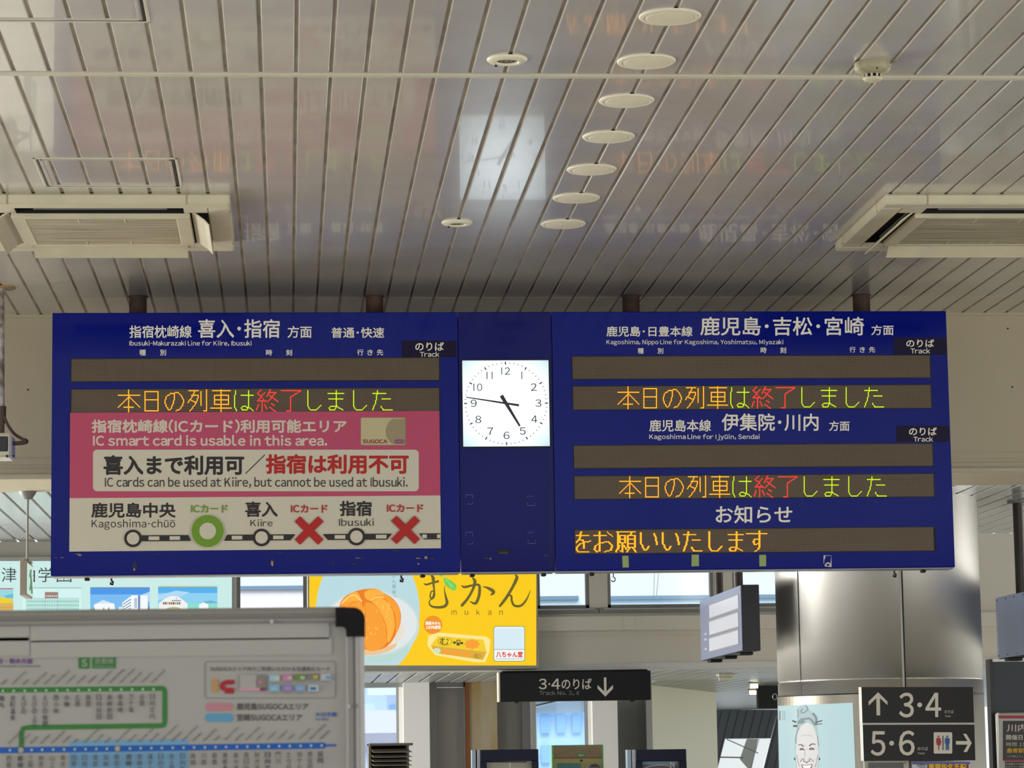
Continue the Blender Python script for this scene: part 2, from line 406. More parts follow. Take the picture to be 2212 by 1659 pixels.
# window wall across the passage: clerestory band, ledge, wall down to the opening heads
mb = MB()
zw = lambda y, x=1420: atY(x, y, Y2).z
xw = lambda x, y=1300: atY(x, y, Y2).x
ztop, zbot = zw(1186), zw(1312)
wins = [(512, 662), (1160, 1273), (1313, 1542), (1583, 1740)]
mb.box((HX0, Y2, ztop), (HX1, Y2 + .18, ZB), M_WALL2)
mb.box((HX0, Y2, zw(1371)), (HX1, Y2 + .18, zbot), M_WALL2)
edges = [HX0] + [xw(v) for w_ in wins for v in w_] + [HX1]
for a, b in zip(edges[0::2], edges[1::2]): mb.box((a, Y2 + .0, zbot), (b, Y2 + .18, ztop), M_WALL2)
mb.box((HX0, Y2 - .05, zw(1362)), (HX1, Y2, zw(1330)), M_WALL2, .004)
mb.box((HX0, Y2 + .02, Z2 + .02), (HX1, Y2 + .2, zw(1371)), M_WALL2)
mb.box((HX0, Y2 - .01, Z2 - .01), (HX1, Y2 + .2, Z2 + .025), M_WHITEWALL)
p = atY(1355, 1345, Y2); mb.box((xw(1344), Y2 - .06, zw(1361)), (xw(1368), Y2 - .05, zw(1331)), M_WALL2, .003)
tag(mb.build('wall_middle'), 'pale wall above the passage openings with high windows and a ledge', 'wall', kind='structure')
for i, (a, b) in enumerate(wins):
    w_ = thing('window_%d' % (i + 1), ['small high window between the two lit adverts', 'high window just right of the orange fruit advert', 'widest high window below the right departure board', 'high window partly behind the steel column'][i], 'window', (xw((a + b) / 2), Y2, zbot), kind='structure')
    mb = MB(); x0, x1 = xw(a), xw(b); t = .018
    mb.box((x0 - .05, Y2 - .02, zbot - .03), (x1 + .05, Y2 + .06, zbot), M_GRAYPAINT, .003); mb.box((x0 - .03, Y2 - .035, zbot - .012), (x1 + .03, Y2 - .02, zbot - .004), M_ALU)
    for q in (x0, x1 - t): mb.box((q, Y2 + .01, zbot), (q + t, Y2 + .06, ztop), mat('window_frame_grey', (150, 148, 144), .4))
    mb.box((x0, Y2 + .01, zbot), (x1, Y2 + .06, zbot + t), _MATS['window_frame_grey']); mb.box((x0, Y2 + .01, ztop - t), (x1, Y2 + .06, ztop), _MATS['window_frame_grey'])
    mb.build('window_frame', w_)
    mb = MB(); mb.box((x0 + t, Y2 + .03, zbot + t), (x1 - t, Y2 + .036, ztop - t), M_GLASS); mb.build('window_pane', w_)

# far corridor wall: windows, white piers, recessed grey door
mb = MB(); z3 = Z2 + .02
X3 = lambda x, Y=Y3: atY(x, 1550, Y).x
def seg(a, b, Y, m_, d=.25, z0=0.0, z1=None): mb.box((X3(a, Y), Y, z0), (X3(b, Y), Y + d, z3 if z1 is None else z1), m_)
seg(872, 928, Y3 - .12, M_WHITEWALL, .3); seg(926, 944, Y3 + .05, M_GRAYPAINT, .3)
seg(1013, 1074, Y3, mat('stained_beige', (176, 168, 146), .6, noise=.3, nscale=3, rgb2=(168, 140, 84), stretch=(3, 1, .5)), .5)
seg(1006, 1014, Y3 - .01, mat('rust_brown_strip', (134, 78, 30), .6), .3)
seg(1072, 1130, Y3 + .12, M_GRAYPAINT, .4); seg(1128, 1148, Y3 + .06, mat('grey_post', (112, 112, 112), .4), .3)
seg(1280, 1334, Y3 - .12, M_WHITEWALL, .28); seg(1330, 1398, Y3 + .4, mat('dark_grey_wall', (110, 108, 102), .6), .3); seg(1396, 1409, Y3 + .3, M_ALU, .1)  # this recess has a darker grey base colour
zsill, zhead = .9, atY(860, 1478, Y3).z
seg(500, 872, Y3, M_WALL2, .2, 0, zsill); seg(500, 872, Y3, M_GRAYPAINT, .2, zhead); seg(1146, 1282, Y3, M_WALL2, .2, 0, zsill); seg(1146, 1282, Y3, M_WALL2, .2, zhead + .02)
seg(-1400, 500, Y3, M_WALL2, .25)
tag(mb.build('wall_rear'), 'far corridor wall of white piers and grey recesses between windows', 'wall', kind='structure')
d_ = thing('door_1', 'flat grey door in a recess beside the rust brown strip', 'door', (X3(975), Y3 + .06, 0), kind='structure')
mb = MB(); Yd = Y3 + .06
mb.box((X3(943, Yd), Yd + .03, 0), (X3(1002, Yd), Yd + .07, atY(970, 1485, Yd).z), mat('door_grey', (168, 166, 160), .5)); mb.build('door_leaf', d_)
mb = MB()
mb.box((X3(937, Yd), Yd, 0), (X3(943, Yd), Yd + .1, z3), M_ALU); mb.box((X3(1002, Yd), Yd, 0), (X3(1009, Yd), Yd + .1, z3), M_ALU); mb.box((X3(937, Yd), Yd, atY(970, 1484, Yd).z), (X3(1009, Yd), Yd + .1, z3), _MATS['door_grey']); mb.build('door_frame', d_)
for i, (a, b, lab) in enumerate(((640, 872, 'corridor window left of the white pier and above the louvred rack'), (1147, 1280, 'corridor window below the hanging black track sign'))):
    w_ = thing('window_%d' % (i + 5), lab, 'window', (X3((a + b) / 2), Y3, zsill), kind='structure')
    mb = MB(); f = M_WHITEWALL; x0, x1 = X3(a), X3(b)
    mb.box((x1 - .03, Y3 - .03, zsill), (x1, Y3 + .08, zhead), f); mb.box((x1 - .045, Y3 - .0, zsill), (x1 - .03, Y3 + .08, zhead), M_GRAYPAINT); mb.box((x0, Y3 - .03, zsill), (x0 + .03, Y3 + .08, zhead), M_GRAYPAINT)
    mb.box((x0, Y3 - .04, zhead - .02), (x1, Y3 + .08, zhead + .01), M_ALU); mb.box((x0, Y3 - .03, zsill), (x1, Y3 + .08, zsill + .04), f); mb.build('window_frame', w_)
    mb = MB(); mb.box((x0 + .03, Y3 + .02, zsill + .04), (x1 - .045, Y3 + .026, zhead - .02), glass('tinted_glass', (232, 243, 254))); mb.build('window_pane', w_)
# angled wall and the stair soffit on the right
pa, pb = atZ(1407, 1480, Z2), atZ(1547, 1496, Z2)
mb = MB(); dv = (pb - pa); nv = Vector((dv.y, -dv.x, 0)).normalized(); 
q = [pa, pb, pb - nv * .3, pa - nv * .3]
vs = [(p.x, p.y, 0) for p in q] + [(p.x, p.y, Z2 + .01) for p in q]
mb.raw(vs, [(0, 1, 5, 4), (1, 2, 6, 5), (2, 3, 7, 6), (3, 0, 4, 7), (4, 5, 6, 7)], mat('cream_angled_wall', (214, 208, 172), .4))
tag(mb.build('wall_side'), 'cream angled wall running back beside the stair soffit', 'wall', kind='structure')

# stairs' sloping underside with slanted joints and a parallelogram window
YSO = atZ(1600, 1533, Z2).y
so = planeY(YSO)
mb = MB(); M_SOF = mat('slate_soffit', (92, 98, 102), .4); M_JOINT = mat('soffit_joint', (34, 36, 40), .6)
S = lambda x, y, o=0.0: so(x, y, o)
t0 = 1533
def sofx(xt, y): return xt - .25 * (y - t0)
hole = [(1566, 1596), (1665, 1595), (1645, 1668), (1545, 1668)]
for a, b in ((1500, 1582), (1681, 2000)):
    mb.face([S(a, t0), S(b, t0), S(sofx(b, 1700), 1700), S(sofx(a, 1700), 1700)], M_SOF)
mb.face([S(1582, t0), S(1681, t0), S(1665, 1595), S(1566, 1596)], M_SOF)
mb.face([S(1545, 1668), S(1645, 1668), S(sofx(1681, 1700), 1700), S(sofx(1582, 1700), 1700)], M_SOF)
for k in range(22):
    x = 1506 + 18 * k; ye = 1700
    if 1578 < x < 1686: ye = 1594
    a = [(x - .5, t0), (x + .5, t0), (sofx(x + .5, ye), ye), (sofx(x - .5, ye), ye)]
    mb.face([S(*p, .004) for p in a], M_JOINT)
tag(mb.build('wall_stair'), 'dark slanted panel underside of the stairs beyond the cream wall', 'wall', kind='structure')
w_ = thing('window_7', 'slanted window in the dark panelled stair underside', 'window', S(1600, 1640), kind='structure')
A = Art(so, -.3); A.poly(hole, E('stair_window_sky', (236, 244, 246), .95)); A.build('window_pane', w_)  # pane glows in place of the bright sky behind it
A = Art(so, -.02); A.poly([(1613, 1596), (1638, 1596), (1622, 1668), (1598, 1640)], mat('pale_beam', (206, 210, 208), .5)); A.poly([(1556, 1634), (1606, 1635), (1606, 1638), (1556, 1637)], M_GRAYPAINT)
A.stroke([(1570, 1597), (1638, 1627)], 2.2, M_GRAYPAINT); A.stroke([(1640, 1596), (1619, 1668)], 1.2, M_GRAYPAINT); A.build('window_bar', w_)

# ================================================================ steel column
CX, CY, CR = 2.862, 13.7, .5
def _colfix():
    # centre the 1 m round column between its two silhouettes in the hall
    best = None
    for i in range(400):
        cx = 2.6 + i * .002
        l = min((Vector((cx + CR * math.cos(a), CY + CR * math.sin(a), 2)) for a in [math.radians(k) for k in range(0, 360, 2)]), key=lambda p: prx(p))
        r = max((Vector((cx + CR * math.cos(a), CY + CR * math.sin(a), 2)) for a in [math.radians(k) for k in range(0, 360, 2)]), key=lambda p: prx(p))
        e = abs((prx(l) + prx(r)) / 2 - (1673 + 2131) / 2)
        if best is None or e < best[0]: best = (e, cx)
    return best[1]
def prx(p):
    d = p - EYE; return W / 2 + F_PX * d.dot(RGT) / d.dot(FWD)
CX = _colfix()
def cyl(x, y, off, back=False):
    d = ray(x, y); r = CR + off
    a = d.x ** 2 + d.y ** 2; b = 2 * (d.x * (EYE.x - CX) + d.y * (EYE.y - CY)); c = (EYE.x - CX) ** 2 + (EYE.y - CY) ** 2 - r * r
    D = b * b - 4 * a * c
    t = (-b - math.sqrt(max(D, 0))) / (2 * a); return EYE + d * t
col = thing('column', 'round steel clad column carrying track signs and a lit poster', 'column', (CX, CY, 0), kind='structure')
mb = MB(); mb.lathe((CX, CY, 0), [(CR, 0), (CR, 1.95), (CR - .006, 1.953), (CR - .006, 1.958), (CR, 1.961), (CR, ZB)], M_STEEL, 96); mb.build('cladding', col)
mb = MB(); Msd = mat('seam_dark', (22, 20, 18), .6); Msl = mat('seam_strip', (150, 146, 138), .35, metal=.8)
for x, w_ in ((1725, .006), (1950, .006), (2121, .006)):
    p = cyl(x, 1300, 0); a = math.atan2(p.y - CY, p.x - CX)
    for da, m_, e in ((0, Msd, .0012), (-.016, Msl, .001)) if 1800 < x < 2100 else ((0, Msd, .0012),):
        aa = a + da; h = w_ / CR / (1.6 if m_ is Msd else 1.0) * (3.2 if x > 2100 else 1)
        mb.face([(CX + (CR + e) * math.cos(t), CY + (CR + e) * math.sin(t), z) for t, z in ((aa - h, .1), (aa + h, .1), (aa + h, ZB), (aa - h, ZB))], m_)
zs = cyl(1700, 1504, 0).z; mb.lathe((CX, CY, zs), [(CR + .001, -.004), (CR + .001, .004)], Msd, 96)
mb.build('seam', col)
p = cyl(1680, 1504, .004); mb = MB(); q = atY(1674, 1505, p.y)
mb.tube([Vector((q.x, q.y, q.z)) + Vector((math.cos(t) * .011, 0, math.sin(t) * .014)) for t in [k * math.pi / 8 for k in range(17)]], .0025, M_ALU, 6); mb.build('wire_loop', col)

# curved backlit poster on the column
ad = thing('lit_poster', 'curved backlit poster of a laughing woman with hair up on the column', 'poster', tuple(cyl(1770, 1620, .02)))
A = Art(cyl, .008, .0008)
A.grid([(1679, 1506), (1861, 1499), (1868, 1720), (1683, 1720)], mat('poster_frame_steel', (150, 145, 132), .4, metal=.6), 26); A.build('frame', ad)
A = Art(cyl, .0105, .0008)
A.grid([(1680.5, 1525), (1842, 1518), (1850, 1720), (1684, 1720)], E('poster_blue', (196, 226, 228), .9), 26)
skin, hair = E('poster_skin', (228, 226, 222), .92), E('poster_hair', (178, 202, 204), .9)
z = lambda x, y: (1650 + x / 7.576, 1440 + y / 7.576)
ZP = lambda *q: [z(*p) for p in q]
A.slices(ZP((512, 1659), (508, 1450), (508, 1200), (535, 1050), (560, 960), (545, 830), (550, 680), (600, 640), (680, 615), (740, 700), (800, 745), (860, 800), (875, 880), (850, 960), (888, 1080), (903, 1250), (908, 1480), (905, 1659)), hair, 3)
A.slices(ZP((520, 1400), (525, 1200), (550, 1060), (620, 960), (710, 915), (790, 950), (840, 1040), (880, 1200), (895, 1400), (890, 1640), (860, 1760), (560, 1760), (535, 1600)), skin, 3)
gl = E('poster_hair_shade', (138, 150, 152), .8); dk = E('poster_ink', (74, 78, 84), .7); br = E('poster_brow', (104, 74, 84), .7)
for pts, w_ in ((((640, 690), (610, 720), (630, 760), (690, 730), (720, 690), (690, 640)), 2.4), (((560, 940), (600, 870), (680, 855), (740, 850), (790, 890), (830, 950)), 4), (((800, 760), (850, 830), (860, 900), (835, 960)), 5), (((520, 1260), (530, 1120), (575, 1000)), 2), (((880, 1130), (900, 1300)), 1.5), (((600, 930), (650, 880)), 6), (((545, 700), (560, 760), (550, 830)), 2)):
    A.stroke([z(*p) for p in spline(pts, 5)], w_, gl)
for a, b, w_ in (((465, 885), (530, 912), 3.5), ((480, 972), (548, 972), 4.5), ((850, 915), (960, 880), 2.2), ((845, 945), (955, 935), 1.6)): A.stroke([z(*a), z(*b)], w_, dk)
for pts, w_ in ((((560, 1285), (610, 1278), (650, 1310)), [1.5, 2.6, 3]), (((742, 1300), (790, 1265), (845, 1275)), [3, 2.6, 1.5]), (((585, 1355), (615, 1335), (660, 1355)), 1.6), (((740, 1350), (780, 1328), (825, 1350)), 1.6), (((590, 1362), (625, 1355), (655, 1360)), 2.6), (((745, 1357), (785, 1350), (820, 1356)), 2.6), (((660, 1505), (650, 1545), (690, 1560), (700, 1580), (720, 1555), (750, 1540), (740, 1500)), 1.6), (((590, 1565), (640, 1500)), 1.3), (((760, 1500), (815, 1555)), 1.3), (((668, 1360), (672, 1490)), .8), (((545, 1450), (560, 1560), (585, 1640)), .9), (((880, 1440), (862, 1560), (840, 1640)), .9), (((600, 1140), (700, 1120), (800, 1140)), .5), (((500, 1490), (508, 1530)), 3.0), (((908, 1490), (912, 1530)), 3.0)):
    A.stroke([z(*p) for p in spline(pts, 5)], w_ if not isinstance(w_, list) else [w_[0] + (w_[-1] - w_[0]) * i / 10 for i in range(11)], br)
A.slices(ZP((610, 1600), (700, 1610), (800, 1592), (780, 1680), (740, 1740), (660, 1740), (630, 1680)), E('poster_lip', (168, 84, 104), .8), 2)
A.slices(ZP((630, 1612), (700, 1620), (785, 1606), (760, 1660), (700, 1680), (650, 1665)), E('poster_teeth', (246, 246, 246), .95), 2)
for x in (262, 310, 340): A.stroke([z(x, 720), z(x, 880)], 1.0 if x > 270 else 3.0, gl)
A.build('picture', ad)

# two black signs, one over the other
ph = math.radians(15); nS = Vector((math.sin(ph), -math.cos(ph), 0)); pS = Vector((CX, CY, 0)) + nS * (CR + .05)
sgn = plane(pS, nS)
def slab(mb, quad, hit, off, th, mt, back=None):
    f = [hit(x, y, off) for x, y in quad]; b = [hit(x, y, off) - nrm * th for (x, y), nrm in zip(quad, [SLAB_N] * 4)]
    mb.face(f, mt)
    for i in range(4): mb.face([f[i], b[i], b[(i + 1) % 4], f[(i + 1) % 4]], back or mt)
    mb.face(b[::-1], back or mt)
SLAB_N = nS
M_SIGN = mat('sign_black', (24, 24, 26), .45, ior=1.35); M_SIGNW = mat('sign_white', (226, 220, 204), .5)
zz = lambda x, y: (1840 + x / 5.946, 1420 + y / 5.946)
b1 = thing('track_sign', 'black sign on the steel column with an up arrow and 3·4', 'sign', tuple(sgn(1981, 1522, 0)), 'black direction signs on the column')
mb = MB(); slab(mb, [zz(123, 382), zz(1555, 380), zz(1572, 838), zz(137, 842)], sgn, 0, .03, M_SIGN, M_ALU); mb.build('sign_panel', b1)
mb = MB(); slab(mb, [zz(137, 842), zz(1572, 838), zz(1574, 863), zz(140, 868)], sgn, -.006, .03, mat('sign_rail', (206, 202, 186), .4), M_ALU); mb.build('lower_rail', b1)
A = Art(sgn, .001)
A.poly([zz(*p) for p in ((338, 448), (458, 568), (458, 612), (362, 524), (364, 745), (318, 745), (314, 524), (218, 618), (215, 568))], M_SIGNW)
A.text('3', (*zz(607, 452), *zz(797, 773)), M_SIGNW, .9); A.text('4', (*zz(945, 455), *zz(1148, 767)), M_SIGNW, .9)
A.poly(circ(*zz(872, 610), 5.2), M_SIGNW); A.text('のりば', (*zz(1192, 675), *zz(1308, 720)), M_SIGNW); A.text('Tracks', (*zz(1196, 740), *zz(1272, 768)), M_SIGNW); A.build('lettering', b1)
b2 = thing('track_sign', 'black sign on the steel column with 5·6, toilet symbols and a right arrow', 'sign', tuple(sgn(1981, 1600, 0)), 'black direction signs on the column')
mb = MB(); slab(mb, [zz(140, 868), zz(1574, 865), zz(1588, 1322), zz(155, 1330)], sgn, 0, .03, M_SIGN, M_ALU); mb.build('sign_panel', b2)
A = Art(sgn, .001)
A.text('5', (*zz(243, 948), *zz(432, 1265)), M_SIGNW, .9); A.text('6', (*zz(604, 940), *zz(808, 1262)), M_SIGNW, .9); A.poly(circ(*zz(512, 1102), 5.2), M_SIGNW)
A.text('のりば', (*zz(846, 1150), *zz(978, 1195)), M_SIGNW); A.text('Tracks', (*zz(846, 1217), *zz(940, 1245)), M_SIGNW)
A.poly([zz(*p) for p in ((1428, 982), (1470, 982), (1540, 1100), (1478, 1217), (1434, 1215), (1488, 1122), (1338, 1120), (1336, 1075), (1486, 1075))], M_SIGNW); A.build('lettering', b2)
A = Art(sgn, .0012); x0, y0 = zz(1052, 962); x1, y1 = zz(1290, 1236); A.poly(rrect(x0, y0, x1, y1, 2.6), M_SIGNW)
mr, mbl = mat('toilet_red', (176, 24, 66), .5), mat('toilet_blue', (20, 92, 160), .5)
A.poly(circ(*zz(1113, 1016), 2.1, 2.2), mr); A.poly([zz(*p) for p in ((1090, 1035), (1138, 1035), (1152, 1100), (1142, 1104), (1130, 1062), (1146, 1128), (1126, 1128), (1123, 1192), (1112, 1192), (1110, 1128), (1090, 1128), (1100, 1062), (1092, 1104), (1082, 1100))], mr)
A.poly(circ(*zz(1226, 1016), 2.1, 2.2), mbl); A.poly([zz(*p) for p in ((1202, 1035), (1250, 1035), (1258, 1050), (1258, 1108), (1248, 1108), (1248, 1070), (1249, 1192), (1230, 1192), (1228, 1120), (1224, 1120), (1222, 1192), (1208, 1192), (1206, 1070), (1205, 1108), (1196, 1108), (1196, 1050))], mbl)
A.rect(*zz(1167, 1006), *zz(1177, 1192), M_SIGN); A.build('toilet_symbol', b2)
# two paper posters under the signs
t = thing('dark_poster', 'dark poster with orange print below the 5·6 sign', 'poster', tuple(sgn(1915, 1652, -.03)))
mb = MB(); slab(mb, [zz(160, 1335), zz(730, 1330), zz(745, 1760), zz(175, 1765)], sgn, -.03, .01, mat('poster_mount', (186, 184, 170), .5)); mb.build('mount', t)
A = Art(sgn, -.029); A.poly([zz(*p) for p in ((210, 1352), (664, 1350), (675, 1740), (222, 1745))], mat('poster_dark', (22, 20, 20), .3))
mo = mat('poster_orange', (226, 138, 40), .5)
for x in (300, 340, 420, 530, 600): A.poly([zz(x - 9, 1440), zz(x, 1405), zz(x + 9, 1440)], mo)
A.rect(*zz(675, 1345), *zz(700, 1368), mat('poster_pin', (150, 120, 60), .5)); A.build('picture', t)
t = thing('wanted_poster', 'white poster with bold yellow characters on blue below the signs', 'poster', tuple(sgn(2035, 1652, -.03)))
mb = MB(); slab(mb, [zz(773, 1340), zz(1517, 1335), zz(1530, 1760), zz(785, 1765)], sgn, -.03, .004, mat('poster_paper', (214, 216, 226), .5)); mb.build('sheet', t)
A = Art(sgn, -.029); A.rect(*zz(775, 1342), *zz(1517, 1375), mat('poster_blue_band', (96, 104, 176), .5)); A.rect(*zz(970, 1375), *zz(1500, 1430), mat('poster_red_box', (150, 36, 40), .5))
A.text('凶悪犯', (*zz(838, 1365), *zz(955, 1402)), M_SIGN); A.text('重要指名手配', (*zz(985, 1365), *zz(1470, 1470)), mat('poster_yellow', (236, 200, 40), .5), .5); A.text('捜査', (*zz(862, 1410), *zz(950, 1460)), M_SIGN); A.build('lettering', t)

# grey strip, dark notice panel and framed event poster at the right edge
YN = 14.5
t = thing('notice_panel', 'tall dark slate notice panel right of the steel column', 'notice board', tuple(atY(2200, 1640, YN)[:2]) + (0,))
mb = MB(); a, b = atY(2143, 1429, YN), atY(2330, 1429, YN); mb.box((a.x, YN, .3), (b.x, YN + .06, a.z), mat('slate_panel', (44, 50, 60), .4), .003); mb.build('board', t)
mb = MB(); mb.box((atY(2136, 1429, YN).x, YN - .01, 0), (a.x, YN + .07, a.z + .012), mat('panel_edge', (34, 34, 36), .4)); mb.box((a.x, YN - .012, a.z - .002), (b.x, YN + .07, a.z + .012), M_ALU); mb.build('frame', t)
YP = 14.4
t = thing('event_poster', 'black and white event poster in a rounded white frame at right edge', 'poster', tuple(atY(2230, 1640, YP)))
P2 = lambda x, y: (1840 + x / 5.946, 1420 + y / 5.946)
mb = MB(); a, b = atY(2153, 1540, YP), atY(2320, 1760, YP); mb.box((a.x, YP, b.z), (b.x, YP + .04, a.z), mat('frame_white', (208, 206, 196), .4), .008); mb.build('frame', t)
A = Art(planeY(YP), .001); A.rect(2158, 1545.5, 2310, 1552, mat('poster_pink', (196, 66, 76), .5)); A.rect(2158, 1553, 2310, 1740, mat('poster_white', (214, 214, 208), .5))
A.rect(*P2(1940, 815), 2300, 1643, mat('poster_ink_black', (32, 28, 30), .4)); A.rect(*P2(1962, 1315), 2300, P2(0, 1337)[1], _MATS['poster_pink']); A.rect(*P2(1968, 1340), 2300, 1740, _MATS['poster_ink_black'])
pw, py_ = mat('poster_pinkwhite', (232, 206, 206), .5), mat('poster_gold', (222, 178, 40), .5)
A.text('川内', (*P2(1992, 855), *P2(2245, 955)), pw, .5); A.text('開催日', (*P2(1980, 993), *P2(2195, 1062)), M_SIGNW, .35); A.text('時間 19', (*P2(1985, 1090), *P2(2235, 1143)), M_SIGNW)
A.text('最寄駅', (*P2(1988, 1165), *P2(2215, 1230)), py_, .4); A.text('（川内駅より1.2', (*P2(2000, 1258), *P2(2230, 1285)), M_SIGNW); A.text('会場周辺での時間帯は', (*P2(1975, 1355), *P2(2290, 1385)), M_SIGNW); A.text('ものすごく混雑する', (*P2(1975, 1392), *P2(2280, 1420)), M_SIGNW)
A.build('print', t)
p = atY(2156, 1541, YP); mb = MB(); mb.lathe((p.x, YP - .004, p.z), [(0, .006), (.006, .004), (.007, 0), (.006, -.006)], M_ALU, 10); mb.build('corner_pin', t)

# ================================================================ the blue boards
BD = .46   # depth of the housings
pB = planeY(YB)
def unit(name, label, cat, tl, br_, seam):
    a, b = pB(*tl, 0), pB(*br_, 0); xm = (a.x + b.x) / 2
    t = thing(name, label, cat, (xm, YB + BD / 2, b.z)); return t
zT = (pB(112.2, 676.7, 0).z + pB(2044.9, 671, 0).z) / 2; zBt = (pB(108.9, 1245, 0).z + pB(2062.6, 1224, 0).z) / 2
xL = (pB(112.2, 676.7, 0).x + pB(108.9, 1245, 0).x) / 2; xR = (pB(2044.9, 671, 0).x + pB(2062.6, 1224, 0).x) / 2
xA = (pB(989.5, 680, 0).x + pB(994.5, 1225, 0).x) / 2; xC = (pB(1192.5, 680, 0).x + pB(1198.5, 1225, 0).x) / 2
M_LIP = mat('silver_lip', (170, 170, 178), .3, metal=.7)
def housing(root, x0, x1, m_, g0=.0015, g1=.0015):
    mb = MB(); a, b = x0 + g0, x1 - g1; e = .003
    pr = [(YB + e, zBt), (YB + .11, zBt), (YB + BD, zBt + .2), (YB + BD, zT), (YB + e, zT), (YB, zT - e), (YB, zBt + e)]; n = len(pr)
    mb.raw([(a, y, z) for y, z in pr] + [(b, y, z) for y, z in pr], [(i, (i + 1) % n, (i + 1) % n + n, i + n) for i in range(n)] + [tuple(range(n)), tuple(range(n, 2 * n))[::-1]], m_); mb.build('housing', root)
    mb = MB(); mb.box((x0 + g0 + .004, YB + .004, zBt - .006), (x1 - g1 - .004, YB + .1, zBt), M_LIP, .002); mb.build('bottom_rail', root)
def pole(root, px):
    p = atY(px, 660, YB + .4); mb = MB()
    mb.tube([(p.x, YB + .4, zT - .01), (p.x, YB + .4, ZC + .02)], .037, M_RUST, 24); mb.lathe((p.x, YB + .4, ZC), [(.037, -.004), (.043, -.003), (.043, 0), (.03, .001)], M_RUST, 24)
    mb.build('support_pole', root)
def clips(root, xs, xtop):
    for x, y in xs:
        p = pB(x, y, -.02); mb = MB(); mb.box((p.x - .011, p.y - .01, zBt - .02), (p.x + .011, p.y + .02, zBt - .008), M_BLACK, .004); mb.build('bottom_latch', root)
    for x in xtop:
        p = pB(x, 676, -.05); mb = MB(); mb.box((p.x - .032, p.y, zT), (p.x + .032, p.y + .05, zT + .006), mat('top_bracket', (24, 22, 26), .6)); mb.build('top_bracket', root)
def hook(root, x, y, open_=False):
    p = pB(x, y, -.03); c = Vector((p.x, p.y, zBt - .03)); mb = MB()
    if open_: pts = [(c.x, c.y, zBt - .01), (c.x, c.y, c.z + .01)] + [(c.x - .001 + .0085 * math.sin(t), c.y, c.z - .002 - .009 * -math.cos(t) - .003) for t in [k * .45 for k in range(0, 11)]]
    else: pts = [(c.x, c.y, zBt - .01), (c.x - .002, c.y, c.z + .012), (c.x + .006, c.y, c.z + .004), (c.x + .004, c.y, c.z - .006), (c.x - .004, c.y, c.z - .004), (c.x - .003, c.y, c.z + .004)]
    mb.tube(pts, .0022 if open_ else .0045, mat('hook_metal', (40, 32, 44), .4, metal=.5), 8); mb.build('hook', root)

# LED characters, drawn dot by dot on a 24 x 24 field
G = {
 '本': [[(0, 6), (23, 6)], [(11, 0), (11, 24)], [(6, 19), (16, 19)], [(11, 8), (0, 19)], [(12, 8), (23, 19)]],
 '日': [[(4, 2), (18, 2), (18, 23), (4, 23), (4, 2)], [(4, 11), (18, 11)]],
 'の': [[(11, 4), (11, 10), (10, 13), (9, 17), (7, 21), (5, 22), (3, 19), (1, 15), (1, 11), (3, 7), (7, 4), (15, 3), (18, 6), (20, 9), (21, 12), (20, 17), (17, 21), (13, 23)]],
 '列': [[(2, 1), (12, 1)], [(8, 2), (6, 7), (1, 14)], [(5, 6), (12, 6), (11, 12), (8, 17), (3, 23)], [(4, 11), (9, 14)], [(15, 2), (15, 17)], [(21, 0), (21, 23), (18, 23)]],
 '車': [[(3, 1), (22, 1)], [(12, 0), (12, 24)], [(5, 6), (20, 6), (20, 16), (5, 16), (5, 6)], [(5, 11), (20, 11)], [(1, 20), (23, 20)]],
 'は': [[(3, 1), (3, 4), (2, 8), (2, 18), (4, 23)], [(9, 6), (22, 6)], [(17, 1), (17, 19), (15, 22), (10, 22), (9, 20), (11, 18), (17, 19), (20, 21), (22, 23)]],
 '終': [[(6, 0), (2, 4)], [(2, 4), (7, 8)], [(10, 3), (2, 12)], [(2, 12), (11, 12)], [(8, 10), (11, 13)], [(7, 13), (7, 24)], [(3, 16), (1, 22)], [(10, 16), (12, 21)], [(16, 0), (12, 7)], [(15, 3), (22, 3), (13, 13)], [(15, 6), (24, 13)], [(17, 15), (20, 17)], [(15, 19), (22, 24)]],
 '了': [[(3, 1), (24, 1), (13, 8), (13, 23), (9, 23)]],
 'し': [[(7, 1), (7, 18), (10, 22), (16, 22), (21, 17)]],
 'ま': [[(4, 4), (21, 4)], [(5, 10), (20, 10)], [(13, 1), (13, 19), (11, 22), (6, 22), (5, 20), (7, 18), (13, 18), (17, 20), (20, 22)]],
 'た': [[(3, 4), (17, 4)], [(8, 1), (7, 9), (6, 14), (3, 22)], [(13, 10), (22, 10)], [(12, 18), (14, 22), (24, 22)]],
 'を': [[(5, 5), (20, 5)], [(11, 1), (9, 9), (5, 13), (9, 10), (13, 10), (14, 13), (14, 19)], [(22, 11), (10, 14), (6, 18), (6, 21), (8, 23), (20, 23)]],
 'お': [[(1, 5), (15, 5)], [(7, 1), (7, 22), (4, 23), (1, 20), (3, 16), (9, 13), (17, 12), (21, 16), (20, 21), (13, 23)], [(16, 1), (22, 6)]],
 '願': [[(2, 1), (23, 1)], [(3, 1), (3, 18), (1, 23)], [(5, 5), (5, 13)], [(5, 5), (11, 5), (11, 13), (5, 13)], [(5, 9), (11, 9)], [(8, 13), (8, 23), (6, 22)], [(5, 16), (3, 20)], [(10, 16), (12, 20)], [(18, 1), (17, 5)], [(14, 5), (22, 5), (22, 18), (14, 18), (14, 5)], [(14, 9), (22, 9)], [(14, 14), (22, 14)], [(16, 19), (13, 23)], [(20, 19), (23, 23)]],
 'い': [[(4, 2), (4, 13), (8, 21), (10, 21), (13, 17)], [(19, 3), (21, 8), (22, 15)]],
 'す': [[(0, 3), (23, 3)], [(14, 0), (14, 16), (13, 20), (9, 23)], [(14, 9), (9, 9), (7, 12), (9, 15), (14, 14)]],
}
